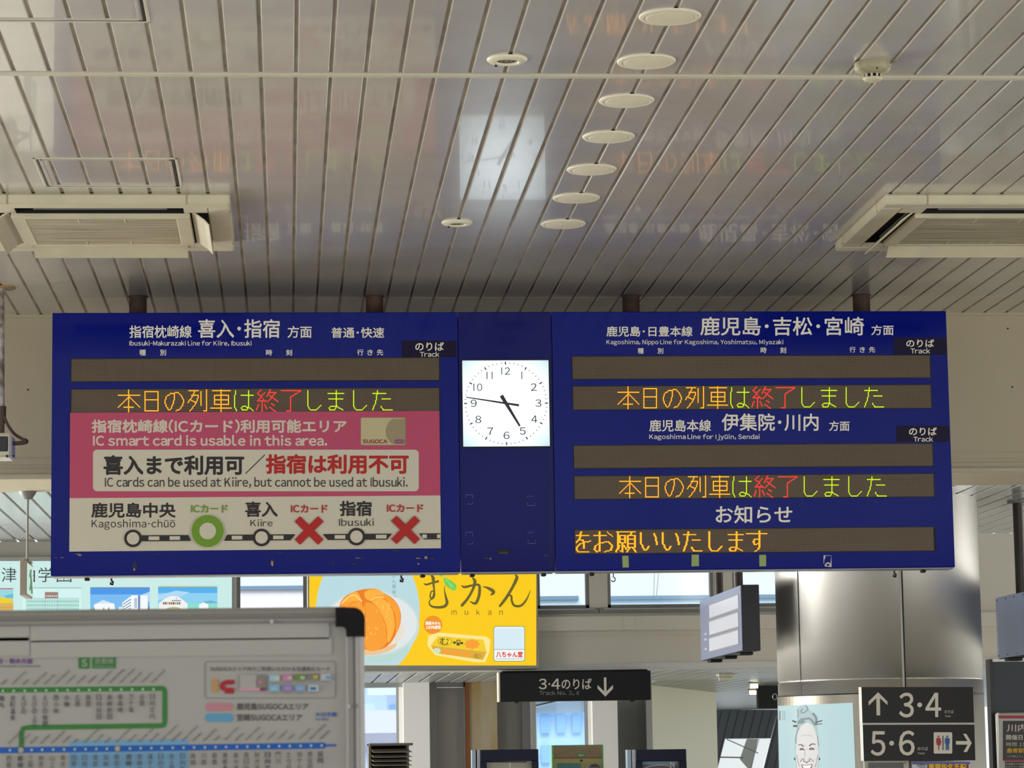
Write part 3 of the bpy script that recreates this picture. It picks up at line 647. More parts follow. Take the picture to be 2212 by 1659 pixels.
def dots(ch, fat=False):
    S_ = set()
    for ln in G[ch]:
        for (x0, y0), (x1, y1) in zip(ln, ln[1:]):
            n = max(abs(x1 - x0), abs(y1 - y0), 1)
            for k in range(n + 1):
                x, y = round(x0 + (x1 - x0) * k / n), round(y0 + (y1 - y0) * k / n); S_.add((x, y))
                if fat and abs(y1 - y0) >= abs(x1 - x0): S_.add((x + 1, y))
    return S_
LED = {'o': E('led_amber', (255, 150, 22), 2.0), 'r': E('led_red', (255, 48, 44), 1.6), 'g': E('led_green', (196, 236, 14), 1.3)}
def led_mat():
    m = bpy.data.materials.new('led_matrix'); m.use_nodes = True; nt = m.node_tree; b = nt.nodes['Principled BSDF']; b.inputs['Roughness'].default_value = .5
    tc = nt.nodes.new('ShaderNodeTexCoord'); sp = nt.nodes.new('ShaderNodeSeparateXYZ'); nt.links.new(tc.outputs['Object'], sp.inputs[0])
    acc = None
    for ax in (0, 2):
        mu = nt.nodes.new('ShaderNodeMath'); mu.operation = 'MULTIPLY'; mu.inputs[1].default_value = 1 / .00387; nt.links.new(sp.outputs[ax], mu.inputs[0])
        fr = nt.nodes.new('ShaderNodeMath'); fr.operation = 'FRACT'; nt.links.new(mu.outputs[0], fr.inputs[0])
        gt = nt.nodes.new('ShaderNodeMath'); gt.operation = 'LESS_THAN'; gt.inputs[1].default_value = .62; nt.links.new(fr.outputs[0], gt.inputs[0])
        if acc:
            mm = nt.nodes.new('ShaderNodeMath'); mm.operation = 'MULTIPLY'; nt.links.new(acc.outputs[0], mm.inputs[0]); nt.links.new(gt.outputs[0], mm.inputs[1]); acc = mm
        else: acc = gt
    mx = nt.nodes.new('ShaderNodeMix'); mx.data_type = 'RGBA'; mx.inputs[6].default_value = (*lin((40, 34, 28)), 1); mx.inputs[7].default_value = (*lin((142, 122, 96)), 1)
    nt.links.new(acc.outputs[0], mx.inputs[0]); nt.links.new(mx.outputs[2], b.inputs['Base Color']); return m
M_LED = led_mat(); M_LEDF = mat('led_bezel', (16, 14, 18), .5)
def led_row(root, x0, y0, x1, y1, label, msg=None, cell=None, mx0=0, my0=0, my1=0, cols=None, fat=False, clip=None):
    """display strip in a dark recess; msg is lit on it dot by dot"""
    ym = (y0 + y1) / 2; a = Vector((pB(x0, ym, 0).x, 0, pB((x0 + x1) / 2, y1, 0).z)); b = Vector((pB(x1, ym, 0).x, 0, pB((x0 + x1) / 2, y0, 0).z))
    mb = MB(); mb.box((a.x, YB - .0016, a.z), (b.x, YB + .002, b.z), M_LED); t = .003
    for q in (((a.x - t, a.z - t), (a.x, b.z + t)), ((b.x, a.z - t), (b.x + t, b.z + t)), ((a.x, b.z), (b.x, b.z + t)), ((a.x, a.z - t), (b.x, a.z))):
        mb.box((q[0][0], YB - .003, q[0][1]), (q[1][0], YB + .002, q[1][1]), M_LEDF)
    s = mb.build('led_display', root); s['label'] = label
    if not msg: return s
    for key in 'org':
        mb = MB()
        for i, (ch, c) in enumerate(zip(msg, cols)):
            if c != key: continue
            for dx, dy in dots(ch, fat):
                x = mx0 + (i + (dx + .5) / 24.6) * cell; y = my0 + (dy + .5) * (my1 - my0) / 25
                if clip and x < clip: continue
                p = atY(x, y, YB - .0022); r = .0024
                mb.face([(p.x + r * math.cos(k * math.pi / 3), p.y, p.z + r * math.sin(k * math.pi / 3)) for k in range(6)], LED[key])
        if mb.v:
            o = mb.build('led_text', s); o['label'] = {'o': 'amber', 'r': 'red', 'g': 'green'}[key] + ' lit characters'
    return s
MSG, MC = '本日の列車は終了しました', 'ooooogrrgggg'

# ---- left board
LB = thing('departure_board', 'left blue departure board half covered by a pink and white notice', 'departure board', ((xL + xA) / 2, YB + BD / 2, zBt))
housing(LB, xL, xA, M_BLUE)
for x in (298, 809): pole(LB, x)
clips(LB, ((188, 1246), (913, 1239)), (190, 560, 910)); hook(LB, 241, 1246); hook(LB, 867, 1240)
A = Art(pB, .0008)
A.text('指宿枕崎線', (279.5, 702.8, 414, 730), M_LET, .45); A.text('喜入･指宿', (427.8, 689.4, 604.6, 730), M_LET, .6); A.text('方面', (621, 703.8, 673.4, 730), M_LET, .4); A.text('普通･快速', (715.7, 707, 830, 730), M_LET, .4); A.build('lettering', LB); A = Art(pB, .0008)
A.text('Ibusuki-Makurazaki Line for Kiire, Ibusuki', (279.5, 735.7, 543.5, 747.8), M_LET, .15); A.build('lettering', LB); A = Art(pB, .0008)
for s_, b_ in (('種', (301, 755, 315, 768)), ('別', (345.6, 755, 358.7, 768)), ('時', (574.7, 755, 588, 768)), ('刻', (618, 755, 631, 768)), ('行', (771.4, 754.5, 785, 767.5)), ('き', (793.5, 755, 805.5, 767.5)), ('先', (814, 754.5, 827.8, 767.5))): A.text(s_, b_, M_LET, .2)
A.build('column_captions', LB)
def track_plate(root, x0, y0, x1, y1, t1, t2):
    A = Art(pB, .0006); A.rect(x0, y0, x1, y1, M_PLUM); A.text('のりば', t1, M_LET, .35); A.text('Track', t2, M_LET, .2); A.build('track_label', root)
track_plate(LB, 868, 735.7, 985.5, 771.6, (897, 739, 959, 757.7), (907, 759.5, 949, 770.8))
led_row(LB, 154.5, 774.5, 948.5, 822.6, 'unlit dark brown LED row')
led_row(LB, 154.5, 840.5, 948.5, 889.8, 'LED row lit with a message', MSG, 49.4, 254.8, 841, 890.5, MC)
# worn paint and tape residue on the lower edge
def wear(root, marks):
    A = Art(pB, .0006)
    for x, y, w_, h_, m_ in marks:
        n = 9; A.poly([(x + w_ * (.5 + .5 * random.uniform(.55, 1)) * math.cos(2 * math.pi * k / n), y + h_ * (.5 + .5 * random.uniform(.4, 1)) * math.sin(2 * math.pi * k / n)) for k in range(n)], m_)
    A.build('worn_paint', root)
MW, MN = mat('peeled_tan', (168, 142, 108), .6), mat('scuffed_navy', (34, 34, 84), .6)
wear(LB, [(172, 1199, 5, 2.5, MW), (168, 1197, 6, 1, MW), (134, 1204.5, 5, .7, MW), (121, 1204.5, 3, .5, MW), (291, 1223, 6, 11, MN), (290, 1230, 2, 4, MW), (588, 1216, 3, 9, MW), (588, 1210, 3, 3, MN), (340, 1196, 5, 1.5, MN), (606, 1195, 8, 2, MN), (777, 1206, 12, 1.6, MN), (772, 1205.5, 6, .8, MW), (920, 1204.5, 4.5, 3.4, MW), (903, 1206, 6, 1.3, MW), (904, 1218, 2.4, 2.6, MW), (934, 1207, 6, 3, MN), (857, 1190, 12, 2, MN), (720, 1217, 2, 4, MN), (764, 1218, 7, 2, MN)])

# ---- notice panel stuck over the lower rows
NP = thing('fare_notice', 'pink and white card notice covering the lower half of the left board', 'notice', tuple(pB(550, 1190, .004)))
yq = lambda x, a, b: a + (b - a) * (x - 150) / 801
np0 = pB(152, 891.4, 0); np1 = pB(951.9, 1185, 0); xa_, xb_ = (pB(152, 891.4, 0).x + pB(149.9, 1191.4, 0).x) / 2, (pB(949.4, 888.9, 0).x + pB(951.9, 1185, 0).x) / 2
za_, zb_ = (pB(152, 891.4, 0).z + pB(949.4, 888.9, 0).z) / 2, (pB(149.9, 1191.4, 0).z + pB(951.9, 1185, 0).z) / 2
zp_ = (pB(150, 1075.7, 0).z + pB(950, 1071.6, 0).z) / 2
MPK, MPW, MIR, MIB, MIG = mat('notice_pink', (200, 84, 116), .45, ior=1.35), mat('notice_white', (220, 213, 193), .45, ior=1.35), mat('notice_red', (190, 26, 22), .45), mat('notice_black', (38, 30, 30), .45), mat('notice_green', (116, 160, 36), .45)
mb = MB(); mb.box((xa_, YB - .0085, zb_), (xb_, YB - .0034, zp_), MPW); mb.box((xa_, YB - .0085, zp_), (xb_, YB - .0034, za_), MPK); mb.build('panel', NP)
A = Art(pB, .0089); c_ = mat('notice_beige', (226, 212, 194), .5)
A.text('指宿枕崎線(ICカード)利用可能エリア', (198, 905.8, 748.9, 935.6), c_, 1.0); A.build('heading', NP); A = Art(pB, .0089); A.text('IC smart card is usable in this area.', (200.8, 939.6, 706.8, 963.2), c_, .8); A.build('subheading', NP)
A = Art(pB, .0089); A.poly(rrect(200.8, 971.4, 904.6, 1061.2, 9), MPW)
A.text('喜入まで利用可', (223.3, 983.3, 527.8, 1026.3), MIB, 1.5); A.stroke([(530.5, 1023), (572, 982.5)], 2.0, MIB); A.text('指宿は利用不可', (574, 981, 883, 1024), MIR, 1.5)
A.text('IC cards can be used at Kiire, but cannot be used at Ibusuki.', (226.6, 1030.5, 880.5, 1054), MIB, .1); A.build('message', NP)
A = Art(pB, .0089); a = (778.8, 901.5, 876.8, 962.5)
A.poly(rrect(*a, 3), mat('card_edge', (150, 132, 92), .4)); A.poly(rrect(779.6, 902.4, 875.4, 961, 3), mat('card_cream', (206, 194, 150), .4))
A.poly([p for p in [(875, 903.5)] + [(x, y) for x, y in circ(875, 932, 42, 38, 30, math.radians(250), math.radians(110) - 0 + 0)] + [(875, 960)]] if False else [(875.2, 904)] + [(858 - 25 * math.cos(t) , 932 - 29 * math.sin(t)) for t in [math.radians(70 - 140 * k / 16) for k in range(17)]] + [(875.2, 960)], mat('card_taupe', (166, 152, 116), .4))
A.text('SUGOCA', (783.5, 949.2, 836.7, 957.8), mat('card_maroon', (150, 40, 52), .5), .35); A.poly(rrect(852.5, 949.4, 873, 957.8, 4), mat('card_magenta', (146, 44, 126), .5)); A.text('SUGOCA', (854, 951.6, 871.5, 955.6), MPW); A.build('card_picture', NP)
A = Art(pB, .0089)
A.text('鹿児島中央', (197, 1085.6, 379.7, 1118.5), MIB, .95); A.text('Kagoshima-chūō', (198, 1121.8, 378.5, 1144.6), MIB); A.text('喜入', (529.6, 1083.3, 600, 1116.7), MIB, .95); A.text('Kiire', (541, 1121.8, 588.6, 1137), MIB); A.text('指宿', (734, 1081.8, 803, 1115), MIB, .95); A.text('Ibusuki', (732.4, 1119.6, 807.6, 1136), MIB)
A.text('ICカード', (412.7, 1090, 492, 1107.8), MIG, .5); A.text('ICカード', (628.6, 1090, 707.6, 1107.8), MIR, .5); A.text('ICカード', (836, 1088.9, 914.4, 1106.5), MIR, .5)
yl = lambda x: 1162.8 - (x - 306) * .0068
for q in ([(304, -6.5), (407, -6.5), (412.7, 6.5), (304, 6.5)], [(490.5, -6.5), (548, -6.5), (548, 6.5), (484, 6.5)], [(582, -6.5), (638, -6.5), (627.5, 6.5), (582, 6.5)], [(697, -6.5), (753, -6.5), (753, 6.5), (708.5, 6.5)], [(787, -6.5), (847, -6.5), (836, 6.5), (787, 6.5)], [(905, -6.5), (951, -6.5), (951, 6.5), (915.5, 6.5)]):
    A.poly([(x, yl(x) + d) for x, d in q], MIB, False)
A.up()
for x0, x1 in ((321, 344.3), (366.3, 389), (500.7, 523.3), (590, 612.5), (723, 746), (812, 835), (912, 922), (944, 951)): A.poly([(x0, yl(x0) - 4), (x1, yl(x1) - 4), (x1, yl(x1) + 4), (x0, yl(x0) + 4)], MPW, False)
A.up()
for x, y in ((287.3, 1163), (565, 1161), (770, 1159.2)): A.poly(circ(x, y, 19), MIB, False)
A.up()
for x, y in ((287.3, 1163), (565, 1161), (770, 1159.2)): A.poly(circ(x, y, 13.4), MPW, False)
A.up(); A.poly(circ(448.6, 1147, 36.5), MPW); A.ring(448.6, 1147, 35, 18, MIG)
for x, y in ((667.6, 1145.8), (876, 1144.5)):
    for sg in (1, -1):
        h = 25.2; w_ = 8.2; d = w_ / math.sqrt(2); dd = h + d
        A.poly([(x - h - 0 - d * 1, y - sg * (h - d)), (x - h + d, y - sg * (h + d)), (x + h + d, y + sg * (h - d)), (x + h - d, y + sg * (h + d))], MIR)
A.build('route_diagram', NP)

# ---- middle panel and clock
MP = thing('clock_panel', 'plain blue middle panel between the departure boards holding the clock', 'panel', ((xA + xC) / 2, YB + BD / 2, zBt))
housing(MP, xA, xC, M_BLUE2)
clips(MP, ((1020, 1238), (1174, 1236)), (1022, 1120, 1164))
A = Art(pB, .0006); A.rect(997, 966.5, 1192, 968.2, mat('panel_joint', (8, 10, 48), .4)); A.rect(1188.5, 780, 1190, 1228, _MATS['panel_joint'])
mk = mat('tape_residue', (120, 112, 170), .5)
for x, y, sx, sy in ((1006, 1069, 15, 20), (1006, 1150, 15, 25), (1155, 1092, -16, -20), (1156, 1174, -15, -24)):
    A.stroke([(x, y + sy * .3), (x, y), (x + sx, y), (x + sx, y + sy * .35)], .9, mk); A.stroke([(x + sx * .2, y + sy), (x + sx, y + sy), (x + sx, y + sy * .8)], .7, mk)
A.build('panel_marks', MP)
mb = MB(); a = pB(1088, 1191, 0); mb.box((a.x - .026, YB - .003, a.z - .008), (a.x + .026, YB, a.z + .008), M_BLACK, .003); mb.box((a.x - .018, YB - .004, a.z - .0085), (a.x + .018, YB - .002, a.z - .0065), mat('latch_lip', (120, 110, 110), .4)); mb.build('latch', MP)
wear(MP, [(1052, 1206, 8, 2, MN), (1060, 1207, 2.5, 2.2, MW), (1180, 1200, 7, 3, MN)])
CK = thing('wall_clock', 'square lit white clock showing thirteen minutes to five', 'clock', tuple(pB(1093.5, 963, .01)))
cx_, cz_ = (pB(1000.8, 872, 0).x + pB(1184.6, 872, 0).x) / 2, (pB(1093, 781, 0).z + pB(1093, 962.6, 0).z) / 2; ch = pB(1186, 872, 0).x - cx_
def clock_mat():
    m = bpy.data.materials.new('clock_face_light'); m.use_nodes = True; nt = m.node_tree; b = nt.nodes['Principled BSDF']; b.inputs['Base Color'].default_value = (.02, .02, .02, 1); b.inputs['Roughness'].default_value = .3
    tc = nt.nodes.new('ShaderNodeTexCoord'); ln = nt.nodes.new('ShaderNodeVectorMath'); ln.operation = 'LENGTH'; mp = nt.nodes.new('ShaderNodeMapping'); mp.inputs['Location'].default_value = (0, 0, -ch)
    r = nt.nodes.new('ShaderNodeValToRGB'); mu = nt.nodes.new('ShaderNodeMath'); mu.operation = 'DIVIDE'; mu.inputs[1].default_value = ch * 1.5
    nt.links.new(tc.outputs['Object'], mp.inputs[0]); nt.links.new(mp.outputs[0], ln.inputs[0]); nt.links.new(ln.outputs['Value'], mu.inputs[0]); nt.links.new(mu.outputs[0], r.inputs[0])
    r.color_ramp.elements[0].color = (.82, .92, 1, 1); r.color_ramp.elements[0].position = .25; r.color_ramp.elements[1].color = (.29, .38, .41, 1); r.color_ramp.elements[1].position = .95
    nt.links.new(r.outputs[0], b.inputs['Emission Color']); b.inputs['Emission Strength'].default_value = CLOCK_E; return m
CLOCK_E = 2.0
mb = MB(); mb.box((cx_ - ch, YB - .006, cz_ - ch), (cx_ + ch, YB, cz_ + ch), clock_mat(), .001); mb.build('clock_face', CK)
mb = MB(); t = .004
for q in ((-1, 0), (1, 0), (0, 1), (0, -1)):
    if q[0]: mb.box((cx_ + q[0] * ch, YB - .008, cz_ - ch - t), (cx_ + q[0] * (ch + t), YB, cz_ + ch + t), M_LEDF)
    else: mb.box((cx_ - ch, YB - .008, cz_ + q[1] * ch), (cx_ + ch, YB, cz_ + q[1] * (ch + t)), M_LEDF)
mb.build('frame', CK)
pm = 2 * ch / 184.5   # metres per pixel on the face
ck = lambda x, y, off: Vector((cx_ + x * pm, YB - .006 - off, cz_ - y * pm))
MINK = mat('clock_ink', (52, 48, 66), .5); A = Art(ck, .0008)
for k in range(60):
    a = math.radians(6 * k); r0, r1, w_ = (83, 89.5, 2.6) if k % 5 == 0 else (85, 89, 1.2)
    f = 1.0; A.stroke([(r0 * math.sin(a), -r0 * math.cos(a)), (r1 * math.sin(a), -r1 * math.cos(a))], w_, MINK, up=False)
A.up()
for n in range(1, 13):
    a = math.radians(30 * n); r = 69; w_, h_ = (6.5 if n not in (1, 10, 11, 12) else {1: 1.4, 10: 9.5, 11: 6.8, 12: 9.6}[n]), 8.0
    x, y = r * math.sin(a), -r * math.cos(a)
    if n == 1: A.rect(x - 1, y - 8, x + 1, y + 8, MINK)
    elif n == 11: A.rect(x - 6.5, y - 8, x - 4.5, y + 8, MINK); A.rect(x + 4.5, y - 8, x + 6.5, y + 8, MINK)
    elif n in (10, 12): A.rect(x - 9.5, y - 8, x - 7.5, y + 8, MINK); A.text(str(n - 10), (x - 2, y - 8, x + 9.5, y + 8), MINK, .1)
    else: A.text(str(n), (x - w_, y - 8, x + w_, y + 8), MINK, .1)
A.build('numerals', CK)
for nm, tip, tail, w0, w1, off in (('hour_hand', (28.6, 49.4), (-10, -16.5), 8.4, 4.2, .006), ('minute_hand', (-85, -13), (27.5, 5), 5.2, 2.0, .0085)):
    d = Vector((tip[0] - tail[0], tip[1] - tail[1])).normalized(); n_ = Vector((-d.y, d.x)); f = [ck(tip[0] + n_.x * w1 / 2, tip[1] + n_.y * w1 / 2, off), ck(tip[0] - n_.x * w1 / 2, tip[1] - n_.y * w1 / 2, off), ck(tail[0] - n_.x * w0 / 2, tail[1] - n_.y * w0 / 2, off), ck(tail[0] + n_.x * w0 / 2, tail[1] + n_.y * w0 / 2, off)]
    b = [p + Vector((0, .0015, 0)) for p in f]; mb = MB(); mh = mat('clock_hand', (62, 50, 66), .4); mb.face(f, mh); mb.face(b[::-1], mh)
    for i in range(4): mb.face([f[i], b[i], b[(i + 1) % 4], f[(i + 1) % 4]], mh)
    mb.build(nm, CK)
mb = MB(); c0 = ck(0, 0, .0); mb.tube([c0, c0 - Vector((0, .011, 0))], .006, _MATS['clock_hand'], 16); mb.build('hand_pivot', CK)

# ---- right board
RB = thing('departure_board', 'right blue departure board with five LED rows', 'departure board', ((xC + xR) / 2, YB + BD / 2, zBt))
housing(RB, xC, xR, M_BLUE)
for x in (1363, 1861): pole(RB, x)
clips(RB, ((1278, 1236), (1994, 1227)), (1262, 1626, 1965)); hook(RB, 1325, 1240, True); hook(RB, 1932, 1232)
A = Art(pB, .0008)
A.text('鹿児島･日豊本線', (1310, 704.7, 1496, 727), M_LET, .4); A.text('鹿児島･吉松･宮崎', (1512.6, 684.4, 1866.3, 725), M_LET, .6); A.text('方面', (1882, 702, 1930.5, 724), M_LET, .35); A.build('lettering', RB); A = Art(pB, .0008)
A.text('Kagoshima, Nippo Line for Kagoshima, Yoshimatsu, Miyazaki', (1310, 733.4, 1692, 746.5), M_LET, .1); A.build('lettering', RB); A = Art(pB, .0008)
for s_, b_ in (('種', (1377.4, 751.8, 1390.5, 764)), ('別', (1420.4, 751.8, 1432.8, 764)), ('時', (1643, 750, 1655.8, 763)), ('刻', (1685.3, 750, 1698, 763)), ('行', (1835, 749, 1848, 761.5)), ('き', (1857, 749.5, 1868.5, 761.5)), ('先', (1877, 749, 1890.4, 761.5))): A.text(s_, b_, M_LET, .2)
A.build('column_captions', RB); A = Art(pB, .0008)
A.text('鹿児島本線', (1402.6, 906.5, 1536, 932.3), M_LET, .4); A.text('伊集院･川内', (1558.9, 893, 1768, 931), M_LET, .6); A.text('方面', (1791, 909.3, 1835, 931), M_LET, .35); A.build('lettering', RB); A = Art(pB, .0008); A.text('Kagoshima Line for Ijyūin, Sendai', (1402.6, 937.6, 1640.8, 951.5), M_LET, .15)
A.build('lettering', RB); A = Art(pB, .0008); A.text('お知らせ', (1545.9, 1091.8, 1711.5, 1130.6), M_LET, .6); A.build('lettering', RB)
track_plate(RB, 1930, 729.4, 2045, 766, (1957.6, 733, 2018, 750), (1967, 752, 2009, 763.6)); track_plate(RB, 1935.7, 919.6, 2050.5, 954.5, (1963.5, 923, 2023.8, 940.6), (1973, 942.9, 2015.6, 954))
led_row(RB, 1236.8, 769.4, 2009, 817, 'unlit topmost LED row'); led_row(RB, 1238, 833.6, 2011, 883, 'second LED row lit with a message', MSG, 47.9, 1334.2, 834.5, 884, MC)
led_row(RB, 1240, 961, 2014.5, 1009, 'unlit middle LED row'); led_row(RB, 1241, 1026.6, 2017, 1075.2, 'fourth LED row lit with a message', MSG, 48.1, 1337.8, 1027, 1076.4, MC)
s = led_row(RB, 1242, 1142.5, 2017, 1192.4, 'lowest LED row lit with amber text', 'をお願いいたします', 47.4, 1232.4, 1146, 1195, 'o' * 9, True, 1243)
a = pB(2017.5, 1140, 0); b = pB(2021.5, 1190, 0); mb = MB(); mb.box((a.x, YB - .0035, b.z), (b.x, YB, a.z), M_DARK); mb.build('dark_slot', RB)
A = Art(pB, .0006)
for pts in ([(1779, 1199.5), (1796, 1199.8), (1796, 1200.6), (1783.5, 1200.5), (1782.5, 1206), (1780.5, 1209), (1780, 1217), (1779, 1217)], [(1795, 1208), (1796, 1200), (1796.3, 1225), (1782, 1223.5), (1781, 1220), (1786, 1215), (1790, 1214.5), (1794, 1217)]): A.poly(pts, mat('torn_sticker', (206, 206, 212), .5))
A.poly([(1784, 1220), (1790, 1217.5), (1793, 1220.5), (1788, 1222.8)], M_PLUM); A.build('torn_sticker', RB)
for i, (q, lab) in enumerate(((((1344, 1200.4), (1357.6, 1200.4), (1358.4, 1225.6), (1344.8, 1225.8)), 'leftmost yellow green tape strip under the lowest LED row'), (((1494, 1198), (1509.6, 1198), (1510, 1222.8), (1493.6, 1223.5)), 'middle yellow green tape strip under the lowest LED row'), (((1640, 1198.6), (1655, 1198.4), (1655, 1223), (1640.4, 1223.6)), 'rightmost yellow green tape strip under the lowest LED row'))):
    A = Art(pB, .001); A.poly(list(q), mat('tape_green', (158, 178, 106), .5)); o = A.mb.build('tape_strip', None, tuple(pB(*q[0], 0))); tag(o, lab, 'tape', 'tape strips on the right board')

# ================================================================ things on the hall ceiling
M_COVER = mat('cover_plate_cream', (250, 242, 214), .5, noise=.05, nscale=10)
def px2(p): return atZ(p[0], p[1], ZC)
# seven round cover plates in a row
pls = [(1447, 40), (1396, 136.5), (1353.5, 221), (1314.5, 299), (1278, 369.5), (1245, 431), (1216.5, 487)]
where = ['nearest of the row of seven, at the top edge', 'second nearest of the row, above the white ceiling joint', 'third nearest of the row, just past the white ceiling joint', 'fourth and middle one of the row of seven', 'fifth from the nearest of the row', 'second farthest of the row', 'farthest of the row, closest to the boards']
pr0 = None
for i, (p, wh) in enumerate(zip(pls, where)):
    c = atZ(p[0], p[1], ZC - .006)
    if pr0 is None:
        pr0 = thing('ceiling_cover_plate', 'round ceiling plate, ' + wh, 'ceiling plate', (c.x, c.y, ZC), 'round plates in the ceiling')
        o = (c.x, c.y, ZC); mb = MB(); mb.lathe(o, [(.0668, -.0052), (.0685, -.0062), (.0800, -.005), (.0838, -.0018), (.0838, .0)], M_COVER, 56); mb.build('rim', pr0)
        mb = MB(); mb.lathe(o, [(0, -.0064), (.06, -.0064), (.0655, -.0056), (.066, -.003)], M_COVER, 56); mb.lathe(o, [(.066, -.0045), (.067, -.0045)], M_DARK, 56); mb.build('cover', pr0); r_ = pr0
    else:
        r_ = copy_tree(pr0); r_.location = (c.x, c.y, ZC); r_['_org'] = [c.x, c.y, ZC]; r_['label'] = 'round ceiling plate, ' + wh
dl = None
for p, wh in (((1095.5, 136), 'small round downlight beside the white ceiling joint, nearer of two'), ((987.5, 487), 'small round downlight in front of the clock, farther of two')):
    c = atZ(p[0], p[1] - 2, ZC - .008); o = (c.x, c.y, ZC)
    if dl is None:
        dl = thing('downlight', wh, 'downlight', o, 'small downlights')
        mb = MB(); mb.lathe(o, [(.0315, -.004), (.0325, -.009), (.036, -.0105), (.052, -.007), (.0575, -.002), (.0575, 0)], M_COVER, 48); mb.build('trim_ring', dl)
        mb = MB(); mb.lathe(o, [(.0315, -.004), (.027, -.0015), (.022, -.0008), (0, -.0006)], mat('reflector', (150, 144, 132), .25, metal=.9), 36)
        for k in range(10):
            a = k * math.pi / 5; mb.box((o[0] + .024 * math.cos(a) - .0012, o[1] + .024 * math.sin(a) - .0012, o[2] - .0035), (o[0] + .024 * math.cos(a) + .0012, o[1] + .024 * math.sin(a) + .0012, o[2] - .001), M_DARK)
        mb.build('reflector', dl)
        mb = MB(); mb.box((o[0] - .033, o[1] + .026, o[2] - .014), (o[0] - .026, o[1] + .032, o[2] - .007), M_DARK); mb.build('spring_clip', dl)
    else:
        r_ = copy_tree(dl); r_.location = o; r_['_org'] = list(o); r_['label'] = wh
# smoke detector
c = atZ(1884, 136, ZC); o = (c.x, c.y, ZC)
sd = thing('smoke_detector', 'cream round smoke detector by the white ceiling joint on the right', 'smoke detector', o)
mb = MB(); mb.lathe(o, [(.0505, 0), (.0515, -.002), (.0515, -.019), (.0495, -.0225), (.043, -.0285), (.033, -.034), (.027, -.0355)], M_GRIME, 48); mb.build('base', sd)
mb = MB(); mb.lathe(o, [(.0225, -.034), (.0225, -.0455)], M_DARK, 32)
for k in range(10):
    a = k * math.pi / 5; ca, sa = math.cos(a), math.sin(a); r0 = .0255
    mb.box((o[0] + r0 * ca - .0028, o[1] + r0 * sa - .0028, o[2] - .0455), (o[0] + r0 * ca + .0028, o[1] + r0 * sa + .0028, o[2] - .034), M_CREAM)
mb.lathe(o, [(.0275, -.0445), (.028, -.0465), (.025, -.051), (.016, -.0545), (0, -.0555)], M_CREAM, 32); mb.lathe(o, [(.0075, -.0558), (.006, -.0572), (0, -.0575)], M_WHITE, 16); mb.build('sensor_cage', sd)
mb = MB(); mb.lathe((o[0] + .004, o[1] - .0465, o[2] - .027), [(0, -.002), (.002, -.001), (.002, .003)], M_DARK, 10); mb.build('indicator_light', sd)
# flush access hatches: thin frames in the slats
def hatch(name, label, x0, x1, y0, y1, w_):
    t = thing(name, label, 'ceiling hatch', ((x0 + x1) / 2, (y0 + y1) / 2, ZC))
    mb = MB(); z0, z1 = ZC - .0025, ZC + .004
    for a in (0, w_ * 1.9):
        for q in ((x0 + a, y0 + a, x1 - a, y0 + a + w_ * .7), (x0 + a, y1 - a - w_ * .7, x1 - a, y1 - a), (x0 + a, y0 + a, x0 + a + w_ * .7, y1 - a), (x1 - a - w_ * .7, y0 + a, x1 - a, y1 - a)):
            mb.box((q[0], q[1], z0), (q[2], q[3], z1), M_CEIL if a else M_WHITE, .0008)
    for q in ((x0 + w_, y0 + w_, x1 - w_, y0 + w_ * 1.4), (x0 + w_, y1 - w_ * 1.4, x1 - w_, y1 - w_), (x0 + w_, y0 + w_, x0 + w_ * 1.4, y1 - w_), (x1 - w_ * 1.4, y0 + w_, x1 - w_, y1 - w_)):
        mb.box((q[0], q[1], ZC - .001), (q[2], q[3], ZC + .002), M_DARK)
    mb.build('hatch_frame', t)
a, b = atZ(60, 20, ZC), atZ(325, 48, ZC); hatch('access_hatch', 'flush ceiling hatch in the nearest top left corner', b.x - .6, b.x, b.y - .62, b.y, .012)
a, b, c2 = atZ(72, 341, ZC), atZ(390, 404, ZC), atZ(383, 342, ZC); hatch('access_hatch', 'flush ceiling hatch just in front of the left air conditioner', atZ(70, 341, ZC).x, c2.x, c2.y, b.y, .011)

